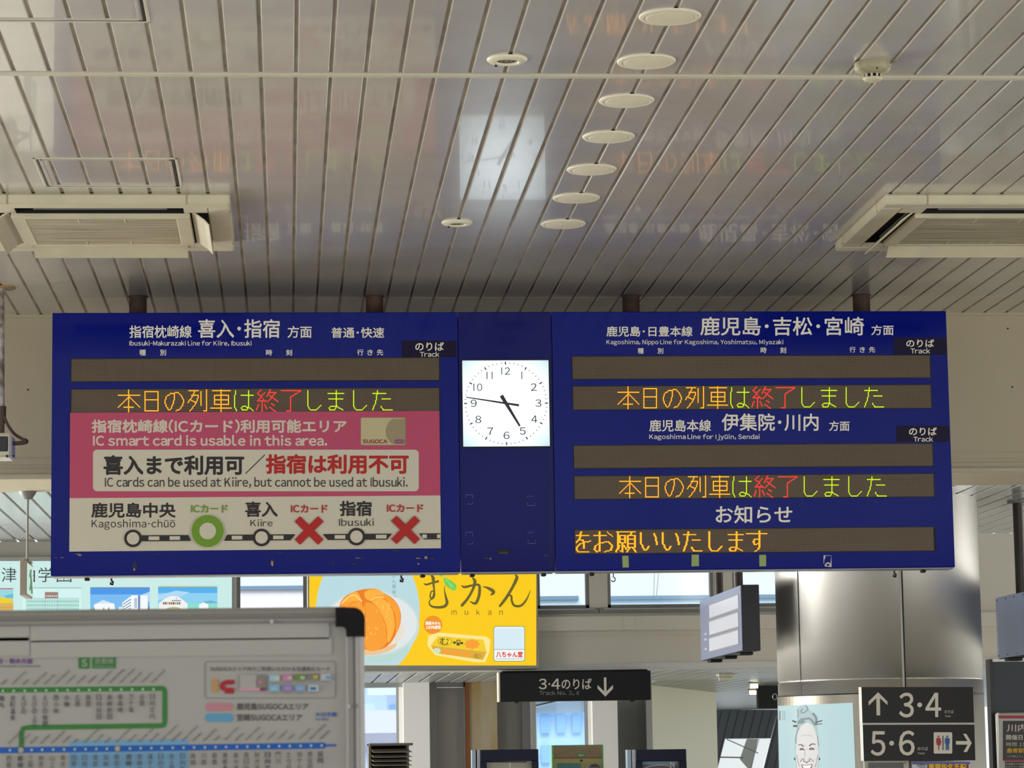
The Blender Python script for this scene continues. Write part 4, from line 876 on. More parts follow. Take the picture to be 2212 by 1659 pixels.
# ceiling cassette air conditioners
def cassette(label, cx, cy, s):
    zb = ZC - .038; o = (cx, cy, ZC); h = s / 2
    t = thing('air_conditioner', label, 'air conditioner', o, 'ceiling air conditioners')
    gi = .258 * s / .95     # half grille
    si, so_ = .288 * s / .95, .392 * s / .95   # slot inner and outer distance
    sl = .305 * s / .95      # slot half length
    mb = MB()
    mb.box((cx - h, cy - h, zb), (cx + h, cy - so_, ZC), M_CREAM, .006); mb.box((cx - h, cy + so_, zb), (cx + h, cy + h, ZC), M_CREAM, .006)
    mb.box((cx - h, cy - so_, zb), (cx - so_, cy + so_, ZC), M_CREAM, .006); mb.box((cx + so_, cy - so_, zb), (cx + h, cy + so_, ZC), M_CREAM, .006)
    for sx in (-1, 1):
        for sy in (-1, 1): mb.box((cx + sx * sl, cy + sy * sl, zb + .001), (cx + sx * so_, cy + sy * so_, ZC), M_CREAM)
    gx, sx_ = gi * 1.06, si * 1.13
    for sy in (-1, 1): mb.box((cx - sx_, cy + sy * gi, zb - .013), (cx + sx_, cy + sy * si, ZC), M_CREAM, .003)
    for sx in (-1, 1): mb.box((cx + sx * gx, cy - gi - .01, zb - .013), (cx + sx * sx_, cy + gi + .01, ZC), M_CREAM, .003)
    for k in range(4):
        a = k * math.pi / 2; ux, uy = math.cos(a), math.sin(a)
        x, y = cx + ux * (h - .002) , cy + uy * (h - .002)
        for sd_ in (-1, 1):
            q = (x - uy * sd_ * sl * 1.05, y + ux * sd_ * sl * 1.05); mb.box((q[0] - .003, q[1] - .003, zb + .0), (q[0] + .003, q[1] + .003, ZC), M_GRIME)
    mb.build('casing', t)
    mb = MB(); mb.box((cx - gx, cy - gi, zb - .007), (cx + gx, cy + gi, ZC), mat('grille_backing', (120, 110, 88), .6))  # darker beige backing behind the grille ribs
    n = 46
    for k in range(n):
        y = cy - gi + 2 * gi * (k + .5) / n; mb.box((cx - gx, y - .0052, zb - .011), (cx + gx, y + .0046, zb - .004), M_GRIME)
    for k in (-1, 1):
        for ya, yb_ in ((cy - gi, cy - gi + .07), (cy + gi - .06, cy + gi)): mb.box((cx + k * gi * .33 - .0022, ya, zb - .0125), (cx + k * gi * .33 + .0022, yb_, zb - .006), M_CREAM)
    mb.build('intake_grille', t)
    si0 = si
    for k, nm in enumerate(('e', 'n', 'w', 's')):
        si = sx_ if nm in 'ew' else si0
        a = k * math.pi / 2; ux, uy = math.cos(a), math.sin(a)
        P3 = lambda r, q, z_: (cx + ux * r - uy * q, cy + uy * r + ux * q, z_)
        mb = MB()
        vs = [P3(si, -sl, ZC - .004), P3(so_, -sl, ZC - .004), P3(so_, sl, ZC - .004), P3(si, sl, ZC - .004)]; mb.face(vs, M_DARK)
        e = .0012
        for q in ((P3(si + e, -sl, ZC - .003), P3(si + e, sl, ZC - .003), P3(si + e, sl, zb + .002), P3(si + e, -sl, zb + .002)), (P3(so_ - e, -sl, ZC - .003), P3(so_ - e, sl, ZC - .003), P3(so_ - e, sl, zb + .008), P3(so_ - e, -sl, zb + .008)), (P3(si, -sl + e, ZC - .003), P3(so_, -sl + e, ZC - .003), P3(so_, -sl + e, zb + .004), P3(si, -sl + e, zb + .004)), (P3(si, sl - e, ZC - .003), P3(so_, sl - e, ZC - .003), P3(so_, sl - e, zb + .004), P3(si, sl - e, zb + .004))): mb.face(q, M_DARK)
        mb.box(P3(si + .018, -sl + .06, zb + .012), P3(si + .021, sl - .06, zb + .016), M_GRAYPAINT); mb.build('air_slot', t)
        mb = MB(); prof = [(si + .006, zb + .004), (si + .026, zb - .008), (si + .05, zb - .026), (si + (.075 if nm == 'n' else .066), zb - .044)] if nm != 's' else [(si + .08, zb + .028), (si + .086, zb + .022), (si + .092, zb + .016), (si + .098, zb + .008)]; e = .004
        L_ = sl * .97; A_ = [P3(r, -L_, z_) for r, z_ in prof] + [P3(r + e * .7, -L_, z_ + e) for r, z_ in prof[::-1]]; B_ = [P3(r, L_, z_) for r, z_ in prof] + [P3(r + e * .7, L_, z_ + e) for r, z_ in prof[::-1]]
        n2 = len(A_)
        for j in range(n2): mb.face([A_[j], A_[(j + 1) % n2], B_[(j + 1) % n2], B_[j]], M_CREAM)
        mb.face(A_, M_CREAM); mb.face(B_[::-1], M_CREAM); mb.build('louvre', t)
    return t
zl = ZC - .038
nr, fr_ = atZ(497, 441, zl), atZ(506.5, 543, zl); S_AC = fr_.y - nr.y
xr_ = (nr.x + fr_.x) / 2; cassette('cream ceiling air conditioner at the left edge of the view', xr_ - S_AC / 2, (nr.y + fr_.y) / 2, S_AC)
nl, fl_ = atZ(1918, 441, zl), atZ(1808.5, 543, zl)
cassette('cream ceiling air conditioner at the right edge of the view', (nl.x + fl_.x) / 2 + S_AC / 2, (nl.y + fl_.y) / 2, fl_.y - nl.y)

# camera housing on a wrapped pole at the left edge
c = atZ(2, 621, ZC); YCM = c.y
hc = thing('hanging_camera', 'cream camera housing hanging on a wrapped white pole at the left edge', 'camera', (c.x, c.y, ZC))
g = lambda x, y, dy=0: atY(x, y, YCM + dy)
MWR = mat('wrapped_pole', (206, 198, 184), .6, noise=.6, nscale=30, rgb2=(120, 104, 88))
mb = MB(); pts = [g(1, y) for y in (622, 660, 700, 760, 830, 880)]; mb.tube(pts, [.017, .016, .0165, .016, .017, .0175], MWR, 14); mb.build('pole', hc)
mb = MB(); cc = g(4, 619); mb.lathe((cc.x, cc.y, ZC), [(.0, -.006), (.055, -.006), (.056, 0)], mat('rusty_flange', (176, 142, 92), .6), 24); cl = g(24, 618); mb.tube([Vector((cl.x + .018 * math.cos(t), cl.y + .01 * math.sin(t), ZC - .006)) for t in [k * math.pi / 8 for k in range(17)]], .0016, M_GRAYPAINT, 6); mb.build('flange', hc)
mb = MB(); mb.tube([g(3, y) for y in (878, 900, 915, 935, 942)], [.02, .019, .013, .012, .009], mat('tape_wrap', (86, 70, 58), .7), 12); mb.build('taped_joint', hc)
mb = MB(); mb.tube([g(*p, -.01) for p in spline([(8, 898), (18, 920), (32, 938), (48, 948), (57, 954), (46, 957), (28, 958)], 6)], [.006] * 20 + [.009] * 17, mat('cable_brown', (84, 68, 56), .6), 8); mb.build('cable', hc)
mb = MB(); a, b = g(-46, 938), g(27, 990); mb.box((a.x, YCM - .05, b.z), (b.x, YCM + .12, a.z), M_WHITE, .01); mb.build('housing', hc)
mb = MB(); a, b = g(-40, 946), g(19.5, 978); mb.box((a.x, YCM - .055, b.z), (b.x, YCM - .049, a.z), mat('dark_glass', (34, 34, 36), .1), .004); mb.build('glass_front', hc)
for x in (15, 29):
    mb = MB(); p = g(x, 985, -.055); mb.tube([p, p + Vector((0, .02, 0))], .005, M_BLACK, 10); mb.build('screw_knob', hc)

# ================================================================ passage: exit sign, ads, hanging signs
# emergency exit sign on a rod
c = atZ(60, 1062, ZB); YE = c.y
ex = thing('exit_sign', 'slim exit light seen edge on, hanging from a cone and rod at left', 'exit sign', (c.x, c.y, ZB))
mb = MB(); mb.lathe((c.x, c.y, ZB), [(.04, 0), (.038, -.006), (.02, -.034), (.008, -.036)], M_GRAYPAINT, 24); mb.build('ceiling_cup', ex)
zb_e, zt_e = atY(50, 1286, YE - .12).z, atY(50, 1211, YE - .12).z
mb = MB(); mb.tube([(c.x, c.y, ZB - .03), (c.x, c.y, zt_e)], .0055, mat('rod_grey', (168, 166, 160), .4), 10); mb.build('rod', ex)
xe0, xe1 = atY(43, 1250, YE - .12).x, atY(58.5, 1250, YE - .12).x
mb = MB(); mb.box((xe0, YE - .14, zb_e), (xe1, YE + .16, zt_e), mat('exit_case', (180, 174, 156), .5), .003); mb.box((xe0 + .01, YE - .1, zt_e), (xe1 + .005, YE + .1, zt_e + .01), M_GRAYPAINT, .003); mb.build('case', ex)
mb = MB(); mb.box((xe1 - .002, YE - .13, zb_e + .008), (xe1 + .003, YE + .15, zt_e - .012), E('exit_panel', (206, 232, 220), .85)); mb.build('lit_panel', ex)
mb = MB(); gg = mat('exit_green', (150, 214, 180), .5)
for q in (((-.02, .11), (.03, .06)), ((.03, .06), (.06, .02)), ((.02, .07), (-.04, .03)), ((.0, .12), (-.05, .09))):
    (y0, z0), (y1, z1) = q; mb.tube([(xe1 + .0035, YE + y0, zb_e + z0), (xe1 + .0035, YE + y1, zb_e + z1)], .006, gg, 6)
mb.build('pictogram', ex)

YA = 15.55
pA = planeY(YA)
def lightbox(name, label, tl, br_, bw):
    a, b = pA(*tl, 0), pA(*br_, 0); t = thing(name, label, 'advert', ((a.x + b.x) / 2, YA + .08, b.z), 'lit adverts on the window wall')
    mb = MB(); mb.box((a.x, YA, b.z), (b.x, YA + .17, a.z), mat('advert_frame', (150, 148, 138), .4, metal=.4), .004); mb.build('case', t)
    for x in (a.x + .12 * (b.x - a.x), b.x - .12 * (b.x - a.x)):
        mb = MB(); mb.tube([(x, YA + .08, a.z - .01), (x, YA + .08, ZB + .01)], .022, M_RUST, 12); mb.box((x - .035, YA + .045, a.z), (x + .035, YA + .115, a.z + .09), mat('bracket_dark', (70, 64, 60), .6)); mb.build('hanger_pole', t)
    return t
# school advert
SA = lightbox('lit_advert', 'pale green lit school advert with four building photos at far left', (-390, 1206), (508, 1443), 6)
A = Art(pA, .001, .001); A.rect(-382, 1212, 501, 1437, E('school_mint', (206, 240, 236), .95)); ink = E('advert_ink', (58, 62, 66), 1)
for ch, x in zip('津曲学園', (3.5, 43.5, 83, 122.5)): A.text(ch, (x, 1225.5, x + 32, 1257.5), ink)
A.build('panel', SA)
def photo(x0, y0, x1, y1, bar, sky1, sky2):
    A = Art(pA, .004, .0006); A.rect(x0, y0, x1, y1, E(sky1[0], sky1[1])); A.rect(x0, y0 + 14, x1, y1, E(sky2[0], sky2[1])) if sky2 else None
    A.rect(x0, y0 - 1.5, x1, y0 + .5, E(*bar)); return A
A = photo(-100, 1272, 28.5, 1370, ('bar_red', (206, 66, 76)), ('sky_teal', (150, 214, 224)), None)
A.poly([(-60, 1302), (-5, 1290), (20, 1292), (28.5, 1297), (28.5, 1320), (-60, 1320)], E('dome_yellow', (240, 206, 40))); A.poly([(-60, 1306), (28.5, 1302), (28.5, 1320), (-60, 1322)], E('dome_tan', (214, 176, 96))); A.rect(-60, 1311, 28.5, 1313, E('roof_orange', (226, 160, 40))); A.poly([(8, 1287), (28.5, 1282), (28.5, 1292), (14, 1292)], E('sea_blue', (96, 190, 216))); A.build('building_photo', SA)
A = photo(48, 1270.5, 176, 1370, ('bar_green', (150, 196, 176)), ('sky_mint', (210, 242, 240)), None)
fc, wn = E('facade_mint', (190, 226, 216)), E('facade_window', (140, 206, 204)); A.rect(56, 1291, 171, 1370, fc)
for r in range(7): A.rect(57, 1297 + r * 8.5, 170, 1301 + r * 8.5, wn, False)
A.up()
for k in range(22): A.rect(58 + k * 5.1, 1297, 59.4 + k * 5.1, 1360, fc, False)
A.up(); A.rect(97, 1279, 125.5, 1292.5, E('stair_tower_brown', (160, 122, 116)))
for k in range(6): A.rect(99 + k * 4.3, 1286, 102 + k * 4.3, 1289, fc, False)
A.up(); A.stroke([(97, 1292), (97, 1370)], .8, E('facade_line', (196, 150, 150))); A.stroke([(125, 1292), (125, 1370)], .8, _MATS['lit_facade_line']); A.build('building_photo', SA)
A = photo(195, 1270, 323.5, 1370, ('bar_slate', (120, 140, 150)), ('sky_blue', (74, 150, 232)), ('sky_blue_pale', (120, 186, 240)))
wb, wg, tg = E('wall_bright', (244, 248, 250)), E('wall_window', (120, 150, 176)), E('tree_olive', (120, 130, 60)); A.poly([(286, 1292), (323.5, 1278), (323.5, 1300), (286, 1300)], E('cloud', (176, 216, 244)))
A.poly([(203, 1306), (222, 1297), (247, 1304), (250, 1330), (200, 1330)], wb); A.poly([(208, 1304), (222, 1296), (244, 1303.5)], E('gym_roof', (214, 230, 240)))
A.poly([(264, 1302), (284, 1287), (284, 1340), (264, 1340)], wb); A.rect(284, 1286, 319, 1340, wb); A.rect(298, 1286, 303, 1340, E('tower_blue', (110, 140, 190))); A.rect(290, 1292, 296, 1313, E('tower_shade', (180, 196, 210))); A.rect(256, 1311, 268, 1340, E('block_pale', (222, 232, 238)))
for r in range(5): A.poly([(265, 1304.5 + r * 6), (283, 1293 + r * 6.4), (283, 1295.5 + r * 6.4), (265, 1306.7 + r * 6)], wg, False)
A.up()
for x, y in ((198, 1314), (203, 1310), (224, 1311), (235, 1310), (246, 1316), (321, 1306)): A.poly([(x - 4, 1326), (x, y), (x + 4, 1326)], tg, False)
A.up(); A.build('building_photo', SA)
A = photo(341.5, 1267, 469.5, 1370, ('bar_yellow', (232, 206, 90)), ('sky_deep', (86, 176, 236)), ('sky_mid', (140, 208, 240)))
A.poly([(341.5, 1286), (380, 1276), (410, 1279), (390, 1290), (341.5, 1296)], E('cloud', (206, 232, 246))); A.poly([(440, 1300), (455, 1297), (469.5, 1301), (469.5, 1310), (440, 1310)], E('mountain', (110, 172, 214)))
A.poly([(405, 1302), (469.5, 1303), (469.5, 1320), (405, 1320)], E('hall_mint', (140, 220, 206))); A.poly([(343, 1306)] + [(343 + 62 * k / 12, 1304 - 17 * math.sin(math.pi * k / 12)) for k in range(13)] + [(405, 1330), (343, 1330)], E('gym_white', (238, 242, 238)))
A.poly([(430, 1306), (440, 1301), (450, 1306), (450, 1315), (430, 1315)], wb)
for k, c_ in enumerate(((190, 70, 50), (60, 80, 120), (220, 170, 50), (70, 120, 170), (190, 80, 60), (60, 60, 80), (214, 160, 50), (80, 130, 170), (190, 70, 60))): A.rect(352 + k * 4.3, 1300.5, 355.2 + k * 4.3, 1306, E('gym_pane_%d' % k, c_), False)
A.up(); A.rect(371, 1296.5, 391, 1298.5, E('gym_sign', (110, 130, 170))); A.poly(circ(381, 1293.3, 1.2, n=8), E('bar_red', (206, 66, 76))); A.poly(circ(375, 1317, 16, 6), E('tree_pale', (188, 190, 140))); A.build('building_photo', SA)

# fruit advert
FA = lightbox('lit_advert', 'yellow lit advert with a large peeled orange and brush lettering', (663, 1206), (1164, 1444.5), 6)
A = Art(pA, .001, .0008); A.rect(668, 1212, 1158.5, 1437.5, E('advert_yellow', (252, 204, 22), 1.0))
A.poly([(max(668.5, x), min(1437, max(1212.5, y))) for x, y in circ(794.5, 1318.7, 112, 146, 64)], E('advert_sky', (188, 222, 228), .97))
A.build('panel', FA)
A = Art(pA, .006, .0008); r6 = lambda x, y: (660 + x / 4.254, 1220 + y / 4.254)
A.poly([r6(*p) for p in circ(600, 560, 445, 330, 56)], E('bowl_rim', (206, 226, 226), .95)); A.poly([r6(*p) for p in circ(600, 540, 425, 285, 56)], E('bowl_inner', (228, 236, 236), .96)); A.poly([r6(*p) for p in circ(560, 720, 280, 110, 40)], E('bowl_reflex', (244, 200, 150), .95)); A.poly([r6(*p) for p in circ(720, 600, 190, 150, 40)], E('bowl_glow', (240, 228, 216), .95)); A.poly([r6(*p) for p in ((640, 835), (800, 815), (900, 770), (960, 720), (930, 790), (850, 860), (740, 890), (560, 900), (560, 845))], E('bowl_foot', (190, 222, 214), .95)); A.build('bowl_picture', FA)
A = Art(pA, .012, .0006); o1, o2, o3, o4 = E('orange_mid', (250, 160, 50), 1.0), E('orange_light', (252, 178, 62), 1.0), E('orange_pith', (254, 218, 140), 1.0), E('orange_deep', (236, 128, 36), 1.0)
body = spline([(320, 345), (380, 280), (470, 240), (560, 222), (650, 222), (720, 262), (790, 300), (850, 370), (877, 460), (865, 560), (820, 660), (760, 740), (680, 780), (600, 783), (520, 770), (430, 720), (350, 640), (310, 520), (305, 420), (320, 345)], 5)
A.poly([r6(*p) for p in body[:-1]], o4)
for pts, m_ in ((((500, 330), (440, 262), (330, 340), (300, 470), (330, 600), (400, 560), (430, 440)), o1), (((510, 335), (430, 350), (370, 450), (390, 640), (470, 755), (520, 620), (540, 450)), o1), (((548, 345), (520, 450), (525, 620), (560, 775), (660, 783), (740, 720), (745, 600), (700, 450), (620, 360)), o1), (((600, 330), (650, 290), (740, 330), (800, 420), (820, 560), (790, 670), (752, 712), (745, 580), (690, 430)), o2), (((650, 270), (740, 275), (840, 360), (872, 460), (855, 580), (825, 640), (825, 500), (780, 380)), o1), (((545, 300), (545, 250), (600, 225), (680, 232), (720, 275), (650, 285), (590, 330)), o2), (((520, 330), (470, 250), (400, 275), (340, 345), (420, 330), (470, 330)), o2)):
    A.poly([r6(*p) for p in spline(list(pts) + [pts[0]], 5)[:-1]], m_)
for pts in (((548, 350), (552, 450), (548, 560), (552, 700)), ((690, 440), (735, 560), (748, 690)), ((780, 380), (822, 470), (828, 620)), ((500, 330), (430, 350), (370, 430)), ((600, 335), (680, 300), (760, 330))): A.stroke([r6(*p) for p in spline(pts, 6)], 1.1, o4)
rnd = random.Random(3)
for k in range(46):
    x, y = rnd.uniform(380, 840), rnd.uniform(260, 760)
    if ((x - 595) / 250) ** 2 + ((y - 500) / 260) ** 2 < .85: A.stroke([r6(x, y), r6(x + rnd.uniform(-12, 14), y + rnd.uniform(8, 34))], rnd.uniform(.4, 1.3), o3, up=False)
A.up(); A.stroke([r6(*p) for p in spline([(330, 360), (390, 300), (450, 280), (520, 340)], 5)], 2.2, o3); A.stroke([r6(*p) for p in spline([(600, 330), (650, 300), (720, 300)], 5)], 2.0, o3); A.build('orange_picture', FA)
def brush(A, pts, m_):
    q = spline(pts, 7); A.stroke([r6(x, y) for x, y, w_ in q], [w_ / 4.254 for x, y, w_ in q], m_)
A = Art(pA, .006, .0006); bi = E('brush_olive', (104, 96, 44), 1.0)
brush(A, [(1085, 170, 6), (1110, 182, 18), (1160, 168, 18), (1226, 150, 22)], bi); brush(A, [(1150, 92, 10), (1172, 120, 30), (1176, 180, 20), (1182, 250, 16), (1165, 310, 18), (1145, 290, 14), (1158, 245, 12), (1185, 250, 12), (1180, 300, 12), (1140, 330, 10), (1145, 370, 16), (1190, 390, 22), (1270, 385, 26), (1300, 350, 28), (1290, 300, 20), (1278, 240, 10), (1280, 190, 4)], bi)
brush(A, [(1432, 188, 6), (1460, 205, 22), (1530, 190, 20), (1590, 185, 22), (1600, 230, 26), (1590, 300, 26), (1560, 355, 26), (1510, 335, 6)], bi); brush(A, [(1530, 118, 10), (1556, 150, 30), (1540, 220, 24), (1490, 310, 24), (1440, 370, 26), (1430, 385, 4)], bi); brush(A, [(1628, 200, 6), (1680, 215, 24), (1728, 250, 32), (1700, 280, 10)], bi)
brush(A, [(1925, 92, 10), (1942, 120, 30), (1900, 210, 26), (1840, 310, 26), (1785, 380, 20), (1800, 350, 10), (1850, 290, 14), (1890, 285, 18), (1895, 330, 20), (1920, 375, 22), (1980, 375, 22), (2030, 320, 16), (2068, 232, 4)], bi)
for ch, x in zip('mukan', (1365, 1478, 1587, 1692, 1797)): A.text(ch, (*r6(x - (24 if ch == 'm' else 16), 420 if ch != 'k' else 408), *r6(x + (24 if ch == 'm' else 16), 460)), bi, up=False)
A.up()
for ch, y in zip('ひん果実。', (78, 130, 180, 232, 280)): A.text(ch, (*r6(795 if ch != '。' else 812, y), *r6(832, y + (40 if ch != '。' else 20))), E('advert_grey_ink', (130, 150, 150), 1), up=False)
A.build('lettering', FA)
A = Art(pA, .012, .0006); lf = E('leaf_green', (112, 206, 92), 1.0); A.poly([r6(*p) for p in spline([(1265, 110), (1310, 130), (1360, 160), (1385, 190), (1378, 238), (1330, 222), (1290, 190), (1272, 150), (1265, 110)], 4)[:-1]], lf); A.poly([r6(*p) for p in circ(1248, 97, 18, 12, 20)], lf)
for q in (((1262, 100), (1380, 235)), ((1290, 150), (1318, 142)), ((1318, 180), (1350, 172)), ((1335, 215), (1340, 180))): A.stroke([r6(*p) for p in q], .7, E('leaf_vein', (190, 236, 150), 1)); 
A.build('leaf_picture', FA)
A = Art(pA, .006, .0006); A.poly(circ(*r6(1172, 553), 20, 20), E('badge_orange', (240, 146, 34), 1.0)); wt = E('advert_white', (252, 250, 240), 1); A.text('国産みかん', (*r6(1103, 520), *r6(1242, 552)), wt, .3); A.text('100%使用', (*r6(1106, 556), *r6(1242, 592)), wt, .3); A.build('badge', FA)
A = Art(pA, .006, .0006); A.poly([r6(*p) for p in ((1130, 650), (1210, 622), (1660, 660), (1700, 690), (1690, 800), (1650, 895), (1550, 895), (1190, 830), (1120, 740))], E('box_glow', (252, 232, 150), 1)); A.poly([r6(*p) for p in ((1152, 742), (1215, 655), (1636, 688), (1664, 802), (1630, 874), (1190, 812))], E('box_top', (244, 206, 44), 1)); A.poly([r6(*p) for p in ((1152, 742), (1664, 802), (1630, 874), (1190, 812))], E('box_side', (222, 172, 60), 1))
for x, y, r in ((1530, 730, 50),): A.poly([r6(x + (r + 5 * math.cos(8 * t)) * 1.35 * math.cos(t), y + (r + 5 * math.cos(8 * t)) * .85 * math.sin(t)) for t in [k * math.pi / 32 for k in range(64)]], o1)
for x, y in ((1300, 800), (1385, 812), (1475, 826)): A.poly([r6(*p) for p in circ(x, y, 38, 24, 20)], o1)
A.ring(*r6(1283, 705), 15, 14.2, E('box_ink', (80, 76, 30), 1), 30, .62); A.text('む', (*r6(1235, 672), *r6(1318, 735)), _MATS['lit_box_ink'], .2); A.ring(*r6(1578, 838), 8.2, 7.6, _MATS['lit_box_ink'], 24, .62); A.text('む', (*r6(1558, 822), *r6(1598, 854)), _MATS['lit_box_ink'])
for x, y, w_, h_ in ((1388, 690, 36, 26), (1356, 705, 26, 20), (1422, 710, 26, 20), (1388, 718, 30, 24)): A.rect(*r6(x, y), *r6(x + w_, y + h_), _MATS['lit_box_ink'], False)
A.up(); A.rect(*r6(1396, 697), *r6(1418, 712), E('box_top', (244, 206, 44), 1)); A.poly([r6(*p) for p in circ(1208, 790, 34, 26, 16)], E('box_tag', (210, 226, 190), 1)); A.build('box_picture', FA)
A = Art(pA, .006, .0006); a = (*r6(1728, 565), *r6(2016, 888)); A.poly(rrect(*a, 5.5), E('logo_edge', (70, 110, 110), 1)); A.poly(rrect(a[0] + 1, a[1] + 1, a[2] - 1, a[3] - 1, 5), E('logo_white', (240, 248, 248), 1)); A.rect(a[0] + 1, r6(0, 776)[1], a[2] - 1, r6(0, 780)[1], E('logo_edge', (70, 110, 110), 1)); A.rect(a[0] + 2, a[1] + 4, a[2] - 2, r6(0, 774)[1], E('logo_blue', (216, 236, 246), 1))
A.text('八ちゃん堂', (*r6(1750, 796), *r6(1996, 852)), E('logo_red', (224, 42, 36), 1), .45); A.text('www.hatchando.co.jp', (*r6(1750, 856), *r6(1994, 874)), E('logo_ink', (90, 110, 120), 1)); A.build('maker_logo', FA)

# hanging train signs seen from the side
def side_sign(name, label, edge_x, y_top, y_bot, Ye, Yn, Yf, thick, poles, plain):
    a = atY(edge_x, y_top, Ye); x0 = a.x; zt_, zb2 = a.z, atY(edge_x, y_bot, Ye).z
    t = thing(name, label, 'hanging sign', (x0 + thick / 2, (Yn + Yf) / 2, zb2))
    mb = MB(); mb.box((x0, Yn, zb2), (x0 + thick, Yf, zt_), mat('sign_case_dark', (44, 42, 46), .4), .003); mb.build('case', t)
    mb = MB(); mb.box((x0 - .004, Yn + .0, zb2 + .003), (x0, Yf, zt_ - .003), mat('steel_sky_tint', (178, 194, 232), .35, metal=.5) if plain else mat('sign_face_grey', (150, 160, 190), .35, metal=.4)); fcs = mb.build('side_panel', t)  # plain face is tinted blue to paint in the sky's reflection
    for y in poles:
        mb = MB(); mb.tube([(x0 + thick / 2, y, zt_ - .01), (x0 + thick / 2, y, ZB + .01)], .024, mat('sign_pole', (58, 46, 40), .4), 16); mb.lathe((x0 + thick / 2, y, ZB), [(.024, -.012), (.05, -.01), (.05, 0)], M_GRAYPAINT, 16); mb.build('hanger_pole', t)
    mb = MB()
    for k in range(3): y = Yn + (Yf - Yn) * (.12 + .36 * k); mb.box((x0 + .01, y, zb2 - .014), (x0 + thick - .01, y + .09, zb2), M_BLACK, .003)
    mb.build('bottom_latch', t)
    return t, x0, zt_, zb2
TS, x0, zt_, zb2 = side_sign('train_sign', 'grey hanging train sign with three pale panels beside the column', 1601, 1263, 1406, 13.5, 13.5, 14.86, .087, (13.86, 14.5), False)
sw = mat('sign_window_pale', (206, 210, 222), .3)
Lr = lambda x, y: atX(x, y, x0 - .005)
for y0, y1, y2, y3 in ((1307.5, 1286, 1313, 1335), (1343, 1324, 1353, 1371), (1379.5, 1362, 1390, 1407)):
    mb = MB(); q = [Lr(1532, y0), Lr(1594.5, y1), Lr(1595, y2), Lr(1533, y3)]; ya, yb_ = q[0].y, q[1].y; za2, zb3 = (q[0].z + q[1].z) / 2, (q[2].z + q[3].z) / 2
    mb.box((x0 - .006, min(ya, yb_), zb3), (x0 - .0035, max(ya, yb_), za2), sw); mb.box((x0 - .0055, min(ya, yb_) - .006, zb3 - .006), (x0 - .0034, max(ya, yb_) + .006, za2 + .006), M_GRAYPAINT); mb.build('display_window', TS)
mb = MB(); ymid = (13.5 + 14.86) / 2
for z_ in (.62, .645, .66): mb.box((x0 - .0055, 14.62, zb2 + .05 + (z_ - .62) * 2), (x0 - .004, 14.72, zb2 + .06 + (z_ - .62) * 2), mat('sign_print', (170, 174, 196), .5))
mb.build('small_print', TS)
_x = atY(2152, 1350, 14.03).x + .045
POLE_Y = next(y / 1000 for y in range(13000, 14100) if prx(Vector((_x, y / 1000, 2.6))) <= 2199)
TB, x0, zt_, zb2 = side_sign('train_sign', 'blank steel sided hanging sign on a dark pole at the right edge', 2152, 1291.6, 1424, 14.03, 12.95, 14.03, .09, (13.2, POLE_Y), True)
mb = MB()
for k in range(7):
    for z_ in (zb2 + .015, zt_ - .015):
        y = 12.98 + k * .17; mb.tube([(x0 - .004, y, z_), (x0 - .007, y, z_)], .004, M_GRAYPAINT, 8)
mb.build('screw', TB)

# black track sign under the fruit advert
YT = 15.58; pT = planeY(YT)
BT = thing('track_sign', 'long black hanging sign reading 3·4 with a down arrow below the fruit advert', 'sign', tuple(pT(1242, 1512, 0)))
mb = MB(); a, b = pT(1078, 1452.5, 0), pT(1407, 1511.5, 0); mb.box((a.x, YT, b.z), (b.x, YT + .12, a.z), M_SIGN, .004); mb.build('sign_case', BT)
mb = MB(); a2, b2_ = pT(1084.5, 1440, -.03), pT(1400, 1453, -.03); mb.box((a2.x, YT + .05, a.z - .01), (b2_.x, Y2 - .01, min(Z2 + .012, pA(1164, 1447.5, 0).z)), M_SIGN, .003); mb.build('mounting_rail', BT)
mb = MB(); mb.box((a.x - .004, YT + .0, b.z), (a.x + .004, YT + .12, a.z), M_WHITE); mb.build('end_cap', BT)
A = Art(pT, .001)
for t_, b4 in (('3', (1164, 1466, 1181, 1489)), ('4', (1191, 1466, 1210, 1489)), ('のりば', (1213, 1465.5, 1278, 1489))): A.text(t_, b4, M_SIGNW, .3)
A.poly(circ(1186.5, 1477.5, 2), M_SIGNW); A.text('Track No. 3, 4', (1165, 1492, 1251, 1502.5), mat('sign_grey_print', (150, 146, 140), .5))
zr = lambda x, y: (1200 + x / 4.424, 1420 + y / 4.424)
A.poly([zr(*p) for p in ((462, 192), (486, 192), (487, 325), (548, 264), (550, 298), (476, 376), (402, 298), (402, 264), (464, 325))], M_SIGNW); A.build('lettering', BT)
mb = MB(); p = pT(1366, 1513, -.04); mb.box((p.x - .012, p.y, b.z - .008), (p.x + .012, p.y + .03, b.z), M_BLACK); p = pT(1116, 1515, -.04); mb.box((p.x - .01, p.y, b.z - .008), (p.x + .01, p.y + .03, b.z), M_BLACK); mb.build('latch', BT)

